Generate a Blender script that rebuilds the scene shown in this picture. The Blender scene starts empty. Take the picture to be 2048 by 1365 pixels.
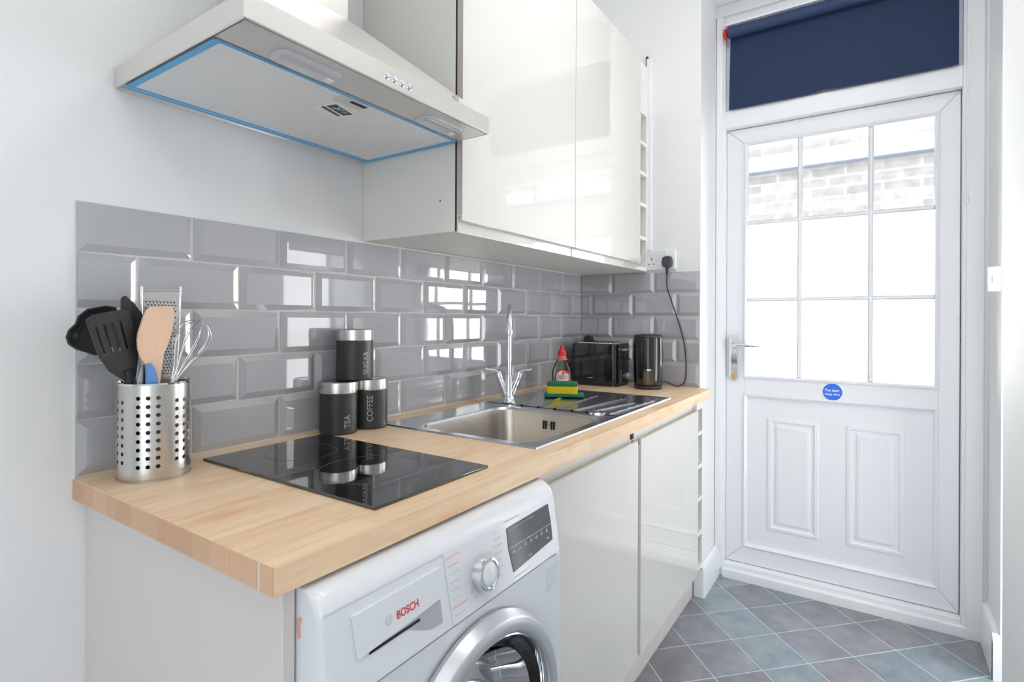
import bpy, bmesh, math, random
from mathutils import Vector, Matrix
random.seed(7)
PI = math.pi
S = bpy.context.scene
COL = S.collection
# ------------------------------------------------------------------ camera
cam_d = bpy.data.cameras.new('camera')
cam = bpy.data.objects.new('camera', cam_d); COL.objects.link(cam)
F_PX = 1090.43
cam_d.sensor_fit = 'HORIZONTAL'; cam_d.sensor_width = 36.0
cam_d.lens = 36.0 * F_PX / 2048
cam_d.shift_y = -(682.5 - 638.2) / 2048
cam_d.clip_start = 0.01; cam_d.clip_end = 200
yaw = math.radians(33.882); roll = math.radians(0.263)
Fv = Vector((math.cos(yaw), math.sin(yaw), 0)); Rv = Vector((math.sin(yaw), -math.cos(yaw), 0)); Uv = Vector((0, 0, 1))
R2 = Rv * math.cos(roll) + Uv * math.sin(roll); U2 = Uv * math.cos(roll) - Rv * math.sin(roll)
cam.matrix_world = Matrix(((R2.x, U2.x, -Fv.x, -0.3767), (R2.y, U2.y, -Fv.y, -1.2029), (R2.z, U2.z, -Fv.z, 1.1985), (0, 0, 0, 1)))
S.camera = cam
S.view_settings.view_transform = 'Standard'; S.view_settings.look = 'None'
S.view_settings.gamma = 1.0; S.view_settings.use_curve_mapping = False
S.view_settings.exposure = 0.30
S.cycles.max_bounces = 10; S.cycles.diffuse_bounces = 6; S.cycles.glossy_bounces = 5
S.cycles.transparent_max_bounces = 16; S.cycles.caustics_reflective = False; S.cycles.caustics_refractive = False
S.cycles.sample_clamp_indirect = 12.0
S.cycles.use_denoising = True
# ------------------------------------------------------------------ sky and lights
W = bpy.data.worlds.new('sky'); S.world = W; W.use_nodes = True
bg = W.node_tree.nodes['Background']; bg.inputs[0].default_value = (0.94, 0.97, 1.0, 1); bg.inputs[1].default_value = 30.0
def area(name, loc, target, sx, sy, power, color=(1, 1, 1)):
    l = bpy.data.lights.new(name, 'AREA'); l.shape = 'RECTANGLE'; l.size = sx; l.size_y = sy; l.energy = power; l.color = color
    o = bpy.data.objects.new(name, l); COL.objects.link(o); o.location = loc
    o.rotation_euler = (Vector(target) - Vector(loc)).to_track_quat('-Z', 'Y').to_euler()
    return o
area('ceiling_fill', (-0.55, -1.75, 2.84), (-0.55, -1.75, 0), 1.5, 1.5, 13, (1.0, 0.985, 0.96))  # added soft fill, unseen, stands in for light bounced off the ceiling
area('rear_fill', (-2.2, -1.75, 1.15), (1.5, -0.9, 1.15), 2.2, 1.9, 20, (0.98, 0.985, 1.0))  # large unseen fill added behind the camera, in front of a solid wall
area('overhead_fill', (1.0, -0.95, 2.86), (1.2, -0.95, 0), 0.9, 0.6, 7, (1.0, 0.99, 0.97))  # extra overhead fill added to brighten door, cabinet fronts and worktop

area('side_fill', (1.74, -1.885, 1.10), (1.45, 0.0, 1.15), 0.56, 1.9, 13, (0.97, 0.985, 1.0))  # fill area added in the unseen alcove to brighten cabinet fronts and floor

# ------------------------------------------------------------------ materials
def lin(c):
    r = []
    for v in c[:3]:
        v = v / 255.0
        r.append(v / 12.92 if v <= 0.04045 else ((v + 0.055) / 1.055) ** 2.4)
    return (r[0], r[1], r[2], 1.0)
def mat(name, col, rough=0.5, metal=0.0, coat=0.0, nscale=30.0, namt=0.04, bump=0.0, bscale=60.0, stretch=(1, 1, 1), trans=0.0, ior=1.5, spec=0.5, alpha=1.0, emit=0.0):
    m = bpy.data.materials.new(name); m.use_nodes = True
    nt = m.node_tree; N = nt.nodes; L = nt.links
    b = N['Principled BSDF']
    b.inputs['Roughness'].default_value = rough; b.inputs['Metallic'].default_value = metal
    b.inputs['Coat Weight'].default_value = coat; b.inputs['Coat Roughness'].default_value = 0.03
    b.inputs['Transmission Weight'].default_value = trans; b.inputs['IOR'].default_value = ior
    b.inputs['Specular IOR Level'].default_value = spec; b.inputs['Alpha'].default_value = alpha
    tc = N.new('ShaderNodeTexCoord'); mp = N.new('ShaderNodeMapping'); mp.inputs['Scale'].default_value = stretch
    L.new(tc.outputs['Object'], mp.inputs['Vector'])
    n = N.new('ShaderNodeTexNoise'); n.inputs['Scale'].default_value = nscale; n.inputs['Detail'].default_value = 4
    L.new(mp.outputs[0], n.inputs['Vector'])
    mx = N.new('ShaderNodeMix'); mx.data_type = 'RGBA'
    c = lin(col)
    mx.inputs[6].default_value = tuple(v * (1 - namt) for v in c[:3]) + (1,)
    mx.inputs[7].default_value = tuple(min(1, v * (1 + namt)) for v in c[:3]) + (1,)
    L.new(n.outputs['Fac'], mx.inputs[0]); L.new(mx.outputs[2], b.inputs['Base Color'])
    if bump:
        n2 = N.new('ShaderNodeTexNoise'); n2.inputs['Scale'].default_value = bscale; n2.inputs['Detail'].default_value = 3
        L.new(mp.outputs[0], n2.inputs['Vector'])
        bp = N.new('ShaderNodeBump'); bp.inputs['Strength'].default_value = bump; bp.inputs['Distance'].default_value = 0.01
        L.new(n2.outputs['Fac'], bp.inputs['Height']); L.new(bp.outputs[0], b.inputs['Normal'])
    return m
M = {}
M['wall'] = mat('wall_paint', (236, 237, 238), 0.6, nscale=3, namt=0.015, bump=0.03, bscale=140)
M['ceiling'] = mat('ceiling_paint', (242, 242, 240), 0.8)
M['gloss_white'] = mat('white_woodwork', (238, 240, 243), 0.28, nscale=8, namt=0.01)
M['upvc'] = mat('white_upvc', (234, 236, 240), 0.22, nscale=6, namt=0.01)
M['grout'] = mat('grout', (206, 203, 198), 0.85, nscale=90, namt=0.08)
M['tile'] = mat('grey_glaze', (176, 177, 182), 0.035, coat=1.0, nscale=5, namt=0.05, bump=0.012, bscale=9)
M['cab_door'] = mat('cream_gloss', (223, 221, 216), 0.04, coat=0.7, nscale=4, namt=0.008)
M['carcass'] = mat('carcass_white', (236, 235, 231), 0.42, nscale=5, namt=0.01)
M['panel'] = mat('end_panel_white', (218, 211, 208), 0.30, nscale=5, namt=0.012)
M['edge_taupe'] = mat('door_edge', (196, 187, 182), 0.4)
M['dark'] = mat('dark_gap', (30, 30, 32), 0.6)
M['steel'] = mat('brushed_steel', (205, 203, 200), 0.27, 1.0, nscale=40, namt=0.05, bump=0.02, bscale=60, stretch=(1, 1, 14))
M['hood_steel'] = mat('hood_steel', (220, 217, 213), 0.34, 0.6, nscale=30, namt=0.03, bump=0.01, bscale=40, stretch=(0.5, 10, 10))
M['sink_steel'] = mat('sink_steel', (218, 220, 224), 0.24, 1.0, nscale=30, namt=0.03, bump=0.01, bscale=70)
M['bowl_steel'] = mat('bowl_steel', (205, 200, 192), 0.30, 1.0, nscale=30, namt=0.04, bump=0.02, bscale=120)
M['chrome'] = mat('chrome', (225, 228, 232), 0.06, 1.0, namt=0.01)
M['black_glass'] = mat('hob_glass', (10, 13, 15), 0.03, coat=0.5, nscale=20, namt=0.1, bump=0.0, ior=1.9)
M['hob_mark'] = mat('hob_marking', (84, 88, 90), 0.3)
M['matt_black'] = mat('matt_black', (44, 47, 48), 0.42, nscale=50, namt=0.06)
M['black_gloss'] = mat('black_gloss', (18, 21, 23), 0.10, coat=0.4, nscale=20, namt=0.08)
M['black_nylon'] = mat('black_nylon', (36, 39, 40), 0.38, nscale=40, namt=0.08)
M['grey_print'] = mat('grey_print', (176, 178, 178), 0.5)
M['appliance'] = mat('appliance_white', (226, 230, 236), 0.20, coat=0.3, nscale=5, namt=0.008)
M['silver_plastic'] = mat('silver_plastic', (196, 199, 205), 0.30, 0.5, nscale=20, namt=0.02)
M['display'] = mat('display_black', (30, 36, 44), 0.12, coat=0.0, spec=0.35, nscale=8, namt=0.2)
M['red_print'] = mat('red_print', (214, 44, 62), 0.5)
M['pink_print'] = mat('pink_print', (236, 172, 178), 0.5)
M['pale_print'] = mat('pale_grey_print', (198, 202, 208), 0.5)
M['navy'] = mat('navy_blind', (22, 43, 78), 0.75, nscale=300, namt=0.10, bump=0.05, bscale=400)
M['navy_roll'] = mat('navy_blind_roll', (42, 60, 96), 0.65, nscale=300, namt=0.10)
M['red_plastic'] = mat('red_plastic', (214, 44, 40), 0.35)
M['blue_film'] = mat('blue_film', (84, 176, 232), 0.35, nscale=60, namt=0.1)
M['lamp_lens'] = mat('lamp_lens', (208, 208, 212), 0.18, coat=0.3, nscale=60, namt=0.03)
M['wood_spoon'] = mat('pale_wood', (228, 194, 166), 0.55, nscale=14, namt=0.10, stretch=(6, 6, 1))
M['blue_sil'] = mat('blue_silicone', (96, 142, 204), 0.45)
M['sponge_y'] = mat('sponge_yellow', (238, 214, 40), 0.9, nscale=160, namt=0.15, bump=0.5, bscale=300)
M['sponge_g'] = mat('sponge_green', (28, 140, 96), 0.95, nscale=300, namt=0.25, bump=0.6, bscale=500)
M['teal_pad'] = mat('teal_pad', (20, 128, 112), 0.9, nscale=300, namt=0.2, bump=0.5, bscale=400)
M['red_cap'] = mat('red_cap', (222, 40, 44), 0.3)
M['orange_print'] = mat('orange_print', (236, 110, 84), 0.45)
M['white_print'] = mat('white_print', (246, 244, 242), 0.45)
M['green_print'] = mat('green_print', (40, 130, 70), 0.45)
M['blue_sign'] = mat('blue_sign', (48, 112, 222), 0.35)
M['brass'] = mat('brass', (214, 180, 128), 0.25, 1.0)
M['yard_paving'] = mat('yard_paving', (200, 200, 196), 0.9, nscale=4, namt=0.1)
M['ledge'] = mat('ledge_paint', (44, 54, 72), 0.7)
M['amber'] = mat('dark_amber', (72, 58, 40), 0.15, coat=0.3)
M['rack_shade'] = mat('rack_inside_shade', (208, 198, 190), 0.5)  # shade inside the rack cubbies put into the back board colour
M['ply_strip'] = mat('filler_strip', (228, 214, 206), 0.5)

def film_mat():
    m = bpy.data.materials.new('clear_film'); m.use_nodes = True; N = m.node_tree.nodes; L = m.node_tree.links
    N.clear(); o = N.new('ShaderNodeOutputMaterial'); mx = N.new('ShaderNodeMixShader'); t = N.new('ShaderNodeBsdfTransparent'); g = N.new('ShaderNodeBsdfGlossy')
    g.inputs['Roughness'].default_value = 0.03
    f = N.new('ShaderNodeFresnel'); f.inputs[0].default_value = 1.5
    n = N.new('ShaderNodeTexNoise'); n.inputs['Scale'].default_value = 9; bp = N.new('ShaderNodeBump'); bp.inputs['Strength'].default_value = 0.05
    L.new(n.outputs['Fac'], bp.inputs['Height']); L.new(bp.outputs[0], g.inputs['Normal'])
    L.new(f.outputs[0], mx.inputs[0]); L.new(t.outputs[0], mx.inputs[1]); L.new(g.outputs[0], mx.inputs[2]); L.new(mx.outputs[0], o.inputs[0])
    return m
M['pane'] = film_mat(); M['pane'].name = 'window_glass'
def bottle_mat():
    m = film_mat(); m.name = 'clear_plastic'; N = m.node_tree.nodes; L = m.node_tree.links
    for n in N:
        if n.type == 'BSDF_TRANSPARENT': n.inputs[0].default_value = (0.80, 0.86, 0.83, 1)
    return m
M['bottle'] = bottle_mat()
def smoke_mat():
    m = film_mat(); m.name = 'smoked_glass'
    for n in m.node_tree.nodes:
        if n.type == 'BSDF_TRANSPARENT': n.inputs[0].default_value = (0.45, 0.50, 0.54, 1)
        if n.type == 'FRESNEL': n.inputs[0].default_value = 2.2
    return m
M['smoke'] = smoke_mat()

def worktop_mat():
    m = bpy.data.materials.new('butcher_block'); m.use_nodes = True; N = m.node_tree.nodes; L = m.node_tree.links
    b = N['Principled BSDF']; b.inputs['Roughness'].default_value = 0.42
    tc = N.new('ShaderNodeTexCoord')
    br = N.new('ShaderNodeTexBrick'); br.inputs['Scale'].default_value = 1; br.inputs['Brick Width'].default_value = 0.42; br.inputs['Row Height'].default_value = 0.0445
    br.inputs['Mortar Size'].default_value = 0.0; br.inputs['Color1'].default_value = lin((240, 215, 182)); br.inputs['Color2'].default_value = lin((232, 200, 163)); br.inputs['Mortar'].default_value = lin((205, 166, 124))
    br.offset = 0.37
    L.new(tc.outputs['Object'], br.inputs['Vector'])
    mp = N.new('ShaderNodeMapping'); mp.inputs['Scale'].default_value = (2.2, 26, 26); L.new(tc.outputs['Object'], mp.inputs[0])
    n = N.new('ShaderNodeTexNoise'); n.inputs['Scale'].default_value = 2.2; n.inputs['Detail'].default_value = 6; n.inputs['Roughness'].default_value = 0.6; L.new(mp.outputs[0], n.inputs[0])
    cr = N.new('ShaderNodeValToRGB'); cr.color_ramp.elements[0].position = 0.34; cr.color_ramp.elements[0].color = (0.90, 0.83, 0.75, 1); cr.color_ramp.elements[1].position = 0.56; cr.color_ramp.elements[1].color = (1, 1, 1, 1)
    L.new(n.outputs['Fac'], cr.inputs[0])
    mx = N.new('ShaderNodeMix'); mx.data_type = 'RGBA'; mx.blend_type = 'MULTIPLY'; mx.inputs[0].default_value = 1.0
    L.new(br.outputs['Color'], mx.inputs[6]); L.new(cr.outputs[0], mx.inputs[7])
    # figure patches, a warm brown bloom here and there
    mp2 = N.new('ShaderNodeMapping'); mp2.inputs['Scale'].default_value = (3.0, 11, 11); L.new(tc.outputs['Object'], mp2.inputs[0])
    n2 = N.new('ShaderNodeTexNoise'); n2.inputs['Scale'].default_value = 1.6; n2.inputs['Detail'].default_value = 2; L.new(mp2.outputs[0], n2.inputs[0])
    cr2 = N.new('ShaderNodeValToRGB'); cr2.color_ramp.elements[0].position = 0.62; cr2.color_ramp.elements[0].color = (1, 1, 1, 1); cr2.color_ramp.elements[1].position = 0.80; cr2.color_ramp.elements[1].color = (0.80, 0.60, 0.40, 1)
    L.new(n2.outputs['Fac'], cr2.inputs[0])
    mx2 = N.new('ShaderNodeMix'); mx2.data_type = 'RGBA'; mx2.blend_type = 'MULTIPLY'; mx2.inputs[0].default_value = 1.0
    L.new(mx.outputs[2], mx2.inputs[6]); L.new(cr2.outputs[0], mx2.inputs[7]); L.new(mx2.outputs[2], b.inputs['Base Color'])
    bp = N.new('ShaderNodeBump'); bp.inputs['Strength'].default_value = 0.05; bp.inputs['Distance'].default_value = 0.003; L.new(n.outputs['Fac'], bp.inputs['Height']); L.new(bp.outputs[0], b.inputs['Normal'])
    return m
M['worktop'] = worktop_mat()
M['endgrain'] = mat('end_grain', (214, 176, 142), 0.55, nscale=24, namt=0.16, stretch=(1, 1, 0.25))

def slate(name, ca, cb):
    m = bpy.data.materials.new(name); m.use_nodes = True; N = m.node_tree.nodes; L = m.node_tree.links
    b = N['Principled BSDF']; b.inputs['Roughness'].default_value = 0.38
    tc = N.new('ShaderNodeTexCoord'); oi = N.new('ShaderNodeObjectInfo')
    ad = N.new('ShaderNodeVectorMath'); ad.operation = 'ADD'; sc = N.new('ShaderNodeVectorMath'); sc.operation = 'SCALE'; sc.inputs['Scale'].default_value = 0.0
    cx = N.new('ShaderNodeCombineXYZ'); ml = N.new('ShaderNodeMath'); ml.operation = 'MULTIPLY'; ml.inputs[1].default_value = 37.0
    L.new(oi.outputs['Random'], ml.inputs[0]); L.new(ml.outputs[0], cx.inputs[2]); L.new(tc.outputs['Object'], ad.inputs[0]); L.new(cx.outputs[0], ad.inputs[1])
    n = N.new('ShaderNodeTexNoise'); n.inputs['Scale'].default_value = 9; n.inputs['Detail'].default_value = 7; n.inputs['Roughness'].default_value = 0.62; L.new(ad.outputs[0], n.inputs[0])
    cr = N.new('ShaderNodeValToRGB'); cr.color_ramp.elements[0].position = 0.35; cr.color_ramp.elements[0].color = lin(ca); cr.color_ramp.elements[1].position = 0.68; cr.color_ramp.elements[1].color = lin(cb)
    L.new(n.outputs['Fac'], cr.inputs[0]); L.new(cr.outputs[0], b.inputs['Base Color'])
    bp = N.new('ShaderNodeBump'); bp.inputs['Strength'].default_value = 0.15; bp.inputs['Distance'].default_value = 0.004; L.new(n.outputs['Fac'], bp.inputs['Height']); L.new(bp.outputs[0], b.inputs['Normal'])
    return m
M['slate_teal'] = slate('slate_teal', (126, 140, 147), (156, 168, 174))
M['slate_grey'] = slate('slate_grey', (112, 123, 130), (142, 151, 158))
M['slate_purple'] = slate('slate_purple', (126, 130, 139), (154, 158, 167))
M['slate_brown'] = slate('slate_brown', (122, 123, 128), (148, 147, 152))
M['floor_grout'] = mat('floor_grout', (196, 208, 216), 0.8)

def mesh_filter_mat():
    m = bpy.data.materials.new('filter_mesh'); m.use_nodes = True; N = m.node_tree.nodes; L = m.node_tree.links
    b = N['Principled BSDF']; b.inputs['Roughness'].default_value = 0.40; b.inputs['Metallic'].default_value = 0.15
    tc = N.new('ShaderNodeTexCoord'); mp = N.new('ShaderNodeMapping'); mp.inputs['Scale'].default_value = (240, 240, 240); mp.inputs['Rotation'].default_value = (0, 0, PI / 4)
    L.new(tc.outputs['Object'], mp.inputs[0])
    v = N.new('ShaderNodeTexVoronoi'); v.inputs['Scale'].default_value = 1.0; v.inputs['Randomness'].default_value = 0.0; L.new(mp.outputs[0], v.inputs[0])
    cr = N.new('ShaderNodeValToRGB'); cr.color_ramp.elements[0].position = 0.22; cr.color_ramp.elements[0].color = lin((178, 180, 184)); cr.color_ramp.elements[1].position = 0.42; cr.color_ramp.elements[1].color = lin((247, 247, 247))
    L.new(v.outputs['Distance'], cr.inputs[0]); L.new(cr.outputs[0], b.inputs['Base Color'])
    bp = N.new('ShaderNodeBump'); bp.inputs['Strength'].default_value = 0.3; bp.inputs['Distance'].default_value = 0.002; L.new(v.outputs['Distance'], bp.inputs['Height']); L.new(bp.outputs[0], b.inputs['Normal'])
    return m
M['filter'] = mesh_filter_mat()
def brick_mat():
    m = bpy.data.materials.new('yard_brick'); m.use_nodes = True; N = m.node_tree.nodes; L = m.node_tree.links
    b = N['Principled BSDF']; b.inputs['Roughness'].default_value = 0.9
    tc = N.new('ShaderNodeTexCoord'); sp = N.new('ShaderNodeSeparateXYZ'); cb = N.new('ShaderNodeCombineXYZ')
    L.new(tc.outputs['Object'], sp.inputs[0]); L.new(sp.outputs['Y'], cb.inputs['X']); L.new(sp.outputs['Z'], cb.inputs['Y'])
    br = N.new('ShaderNodeTexBrick'); br.inputs['Scale'].default_value = 1; br.inputs['Brick Width'].default_value = 0.225; br.inputs['Row Height'].default_value = 0.075; br.inputs['Mortar Size'].default_value = 0.008
    br.inputs['Color1'].default_value = lin((48, 46, 44)); br.inputs['Color2'].default_value = lin((36, 35, 35)); br.inputs['Mortar'].default_value = lin((53, 52, 51))
    L.new(cb.outputs[0], br.inputs['Vector'])
    n = N.new('ShaderNodeTexNoise'); n.inputs['Scale'].default_value = 14; n.inputs['Detail'].default_value = 6; L.new(tc.outputs['Object'], n.inputs[0])
    mx = N.new('ShaderNodeMix'); mx.data_type = 'RGBA'; mx.blend_type = 'OVERLAY'; mx.inputs[0].default_value = 0.7; L.new(br.outputs['Color'], mx.inputs[6]); L.new(n.outputs['Fac'], mx.inputs[7])
    L.new(mx.outputs[2], b.inputs['Base Color'])
    return m
M['brick'] = brick_mat()
M['yard_glare'] = mat('yard_glare', (238, 236, 232), 0.9, nscale=6, namt=0.03)

# ------------------------------------------------------------------ mesh helpers
def NB(): return bmesh.new()
def box(bm, x0, x1, y0, y1, z0, z1, bev=0.0, seg=2):
    r = bmesh.ops.create_cube(bm, size=1.0)
    cx, cy, cz = (x0 + x1) / 2, (y0 + y1) / 2, (z0 + z1) / 2
    for v in r['verts']:
        v.co = Vector((cx + v.co.x * abs(x1 - x0), cy + v.co.y * abs(y1 - y0), cz + v.co.z * abs(z1 - z0)))
    if bev:
        es = list({e for v in r['verts'] for e in v.link_edges})
        bmesh.ops.bevel(bm, geom=es, offset=bev, segments=seg, profile=0.5, affect='EDGES')
    return bm
def prism(bm, pts, axis, a, b, bev=0.0, seg=2):
    def P(p, t):
        if axis == 'x': return (t, p[0], p[1])
        if axis == 'y': return (p[0], t, p[1])
        return (p[0], p[1], t)
    va = [bm.verts.new(P(p, a)) for p in pts]; vb = [bm.verts.new(P(p, b)) for p in pts]
    n = len(pts); fs = [bm.faces.new(va), bm.faces.new(list(reversed(vb)))]
    for i in range(n): fs.append(bm.faces.new((va[i], vb[i], vb[(i + 1) % n], va[(i + 1) % n])))
    if bev:
        es = list({e for f in fs[:2] for e in f.edges})
        bmesh.ops.bevel(bm, geom=es, offset=bev, segments=seg, profile=0.5, affect='EDGES')
    return bm
def lathe(bm, prof, c=(0, 0, 0), axis='z', seg=48, sx=1.0, sy=1.0, arc=None):
    rows = []
    for r, h in prof:
        row = []
        if r < 1e-6:
            p = {'z': (c[0], c[1], c[2] + h), 'y': (c[0], c[1] + h, c[2]), 'x': (c[0] + h, c[1], c[2])}[axis]
            row = [bm.verts.new(p)]
        else:
            for i in range(seg):
                a = 2 * PI * i / seg; u, v = r * math.cos(a) * sx, r * math.sin(a) * sy
                p = {'z': (c[0] + u, c[1] + v, c[2] + h), 'y': (c[0] + u, c[1] + h, c[2] + v), 'x': (c[0] + h, c[1] + u, c[2] + v)}[axis]
                row.append(bm.verts.new(p))
        rows.append(row)
    for A, B_ in zip(rows, rows[1:]):
        for i in range(seg):
            j = (i + 1) % seg
            if len(A) == 1 and len(B_) > 1: bm.faces.new((A[0], B_[j], B_[i]))
            elif len(B_) == 1 and len(A) > 1: bm.faces.new((A[i], A[j], B_[0]))
            elif len(A) > 1: bm.faces.new((A[i], A[j], B_[j], B_[i]))
    return bm
def tube(bm, pts, r, seg=10, closed=False):
    pts = [Vector(p) for p in pts]; n = len(pts); rr = r if isinstance(r, (list, tuple)) else [r] * n
    rows = []; up = None
    for i, p in enumerate(pts):
        if closed: t = (pts[(i + 1) % n] - pts[i - 1]).normalized()
        else: t = (pts[min(i + 1, n - 1)] - pts[max(i - 1, 0)]).normalized()
        if up is None:
            up = t.orthogonal().normalized()
        up = (up - t * up.dot(t)).normalized(); s = t.cross(up)
        rows.append([bm.verts.new(p + (up * math.cos(2 * PI * k / seg) + s * math.sin(2 * PI * k / seg)) * rr[i]) for k in range(seg)])
    for i in range(n if closed else n - 1):
        A, B_ = rows[i], rows[(i + 1) % n]
        for k in range(seg): bm.faces.new((A[k], A[(k + 1) % seg], B_[(k + 1) % seg], B_[k]))
    if not closed:
        bm.faces.new(list(reversed(rows[0]))); bm.faces.new(rows[-1])
    return bm
def smooth_path(pts, k=8, closed=False):
    P = [Vector(p) for p in pts]; out = []; n = len(P)
    for i in range(n if closed else n - 1):
        if closed: a, b, c, d = P[i - 1], P[i], P[(i + 1) % n], P[(i + 2) % n]
        else: a, b, c, d = P[max(i - 1, 0)], P[i], P[i + 1], P[min(i + 2, n - 1)]
        for j in range(k):
            t = j / k
            out.append(0.5 * ((2 * b) + (c - a) * t + (2 * a - 5 * b + 4 * c - d) * t * t + (3 * b - a - 3 * c + d) * t ** 3))
    if not closed: out.append(P[-1])
    return out
def rings_x(bm, y0, y1, z0, z1, prof, cap=False, fx=None):
    """nested rectangles in a plane of constant x; prof = [(inset, x)]"""
    rows = []
    for t, x in prof:
        rows.append([bm.verts.new((x, a, b)) for a, b in ((y0 + t, z0 + t), (y1 - t, z0 + t), (y1 - t, z1 - t), (y0 + t, z1 - t))])
    for A, B_ in zip(rows, rows[1:]):
        for i in range(4): bm.faces.new((A[i], A[(i + 1) % 4], B_[(i + 1) % 4], B_[i]))
    if cap: bm.faces.new(rows[-1])
    return bm
def text_bm(s, size=1.0, ext=0.0, sx=1.0, spacing=1.0, bold=0.0):
    cu = bpy.data.curves.new('text', 'FONT'); cu.body = s; cu.size = size; cu.extrude = ext; cu.align_x = 'CENTER'; cu.align_y = 'CENTER'; cu.space_character = spacing; cu.offset = bold; cu.resolution_u = 4
    o = bpy.data.objects.new('text', cu); COL.objects.link(o)
    dg = bpy.context.evaluated_depsgraph_get(); me = bpy.data.meshes.new_from_object(o.evaluated_get(dg))
    bm = bmesh.new(); bm.from_mesh(me)
    for v in bm.verts: v.co.x *= sx
    bpy.data.objects.remove(o); bpy.data.curves.remove(cu); bpy.data.meshes.remove(me)
    return bm
def fit_text(s, length, height, ext=0.0, bold=0.0):
    bm = text_bm(s, 1.0, 0.0, bold=bold)
    xs = [v.co.x for v in bm.verts]; ys = [v.co.y for v in bm.verts]
    w, h = max(xs) - min(xs), max(ys) - min(ys); cx, cy = (max(xs) + min(xs)) / 2, (max(ys) + min(ys)) / 2
    for v in bm.verts: v.co = Vector(((v.co.x - cx) / w * length, (v.co.y - cy) / h * height, 0))
    return bm
def warp(bm, f):
    for v in bm.verts: v.co = Vector(f(v.co.x, v.co.y, v.co.z))
    return bm

ORG = {}
def link(name, bm, m, parent=None, smooth=30, origin=None, recalc=True):
    """world-space geometry -> one mesh object; under a parent it is stored relative to the thing's base"""
    if recalc: bmesh.ops.recalc_face_normals(bm, faces=bm.faces)
    org = Vector(origin) if origin else Vector(ORG.get(parent.name, (0, 0, 0)) if parent else (0, 0, 0))
    if org.length > 0: bmesh.ops.translate(bm, verts=bm.verts, vec=-org)
    me = bpy.data.meshes.new(name); bm.to_mesh(me); bm.free()
    if smooth:
        for p in me.polygons: p.use_smooth = True
        me.set_sharp_from_angle(angle=math.radians(smooth))
    if m is not None: me.materials.append(m if not isinstance(m, str) else M[m])
    o = bpy.data.objects.new(name, me); COL.objects.link(o)
    if smooth and len(me.polygons) < 3000:
        wn = o.modifiers.new('weighted_normals', 'WEIGHTED_NORMAL'); wn.mode = 'FACE_AREA'; wn.weight = 50; wn.keep_sharp = True
    if parent:
        o.parent = parent; ORG[o.name] = tuple(org)
    else:
        o.location = org; ORG[o.name] = tuple(org)
    return o
def thing(name, label, cat, loc=(0, 0, 0), rotz=0.0, group=None, local=False):
    o = bpy.data.objects.new(name, None); COL.objects.link(o); o.location = loc; o.rotation_euler = (0, 0, rotz); o.empty_display_size = 0.05
    o['label'] = label; o['category'] = cat
    if group: o['group'] = group
    ORG[o.name] = (0, 0, 0) if local else tuple(loc)
    return o
def struct(name, bm, m, **k):
    o = link(name, bm, m, **k); o['kind'] = 'structure'; return o
def lab(o, s): o['label'] = s; return o

# ------------------------------------------------------------------ room shell
H = 2.9
bm = NB(); box(bm, -2.4, 2.40, -3.3, 0.12, -0.12, -0.0015)
floor = struct('floor', bm, 'floor_grout', smooth=0)
bm = NB(); box(bm, -2.4, 2.40, -3.3, 0.12, H, H + 0.1); struct('ceiling', bm, 'ceiling', smooth=0)
bm = NB(); box(bm, -2.4, 2.40, 0.008, 0.12, 0, H); wall_left = struct('wall_left', bm, 'wall', smooth=0)
bm = NB()
box(bm, 2.030, 2.40, -0.565, 0.008, 0, H)
box(bm, 2.044, 2.40, -2.0, -1.545, 0, H)
box(bm, 2.030, 2.40, -1.545, -0.565, 2.67, H)
wall_far = struct('wall_far', bm, 'wall', smooth=0)
bm = NB(); box(bm, -0.30, 1.436, -1.90, -1.462, 0, H, 0.004); box(bm, -0.30, 2.40, -2.0, -1.90, 0, H); box(bm, -0.30, -0.20, -3.2, -2.0, 0, H)
struct('wall_right', bm, 'wall', smooth=0)
bm = NB(); box(bm, -2.4, -2.3, -3.3, 0.008, 0, H); box(bm, -2.3, -0.2, -3.3, -3.2, 0, H); struct('wall_back', bm, 'wall', smooth=0)

# floor tiles, laid on the diagonal
def clip(poly, xmax, ymin, ymax, xmin):
    def cl(P, ins, inter):
        out = []
        for i in range(len(P)):
            a, b = P[i - 1], P[i]; ia, ib = ins(a), ins(b)
            if ia != ib: out.append(inter(a, b))
            if ib: out.append(b)
        return out
    def ix(c): return lambda a, b: (c, a[1] + (b[1] - a[1]) * (c - a[0]) / (b[0] - a[0]))
    def iy(c): return lambda a, b: (a[0] + (b[0] - a[0]) * (c - a[1]) / (b[1] - a[1]), c)
    P = cl(poly, lambda p: p[0] <= xmax, ix(xmax))
    if P: P = cl(P, lambda p: p[0] >= xmin, ix(xmin))
    if P: P = cl(P, lambda p: p[1] >= ymin, iy(ymin))
    if P: P = cl(P, lambda p: p[1] <= ymax, iy(ymax))
    return P
SX, SY = 0.1323, 0.1272
tcol = {(0, 1): 'slate_purple', (1, 0): 'slate_purple', (2, 1): 'slate_grey', (1, 2): 'slate_teal', (-1, 2): 'slate_grey', (0, 3): 'slate_teal'}
kinds = ['slate_teal', 'slate_grey', 'slate_purple', 'slate_teal', 'slate_brown']
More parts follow.
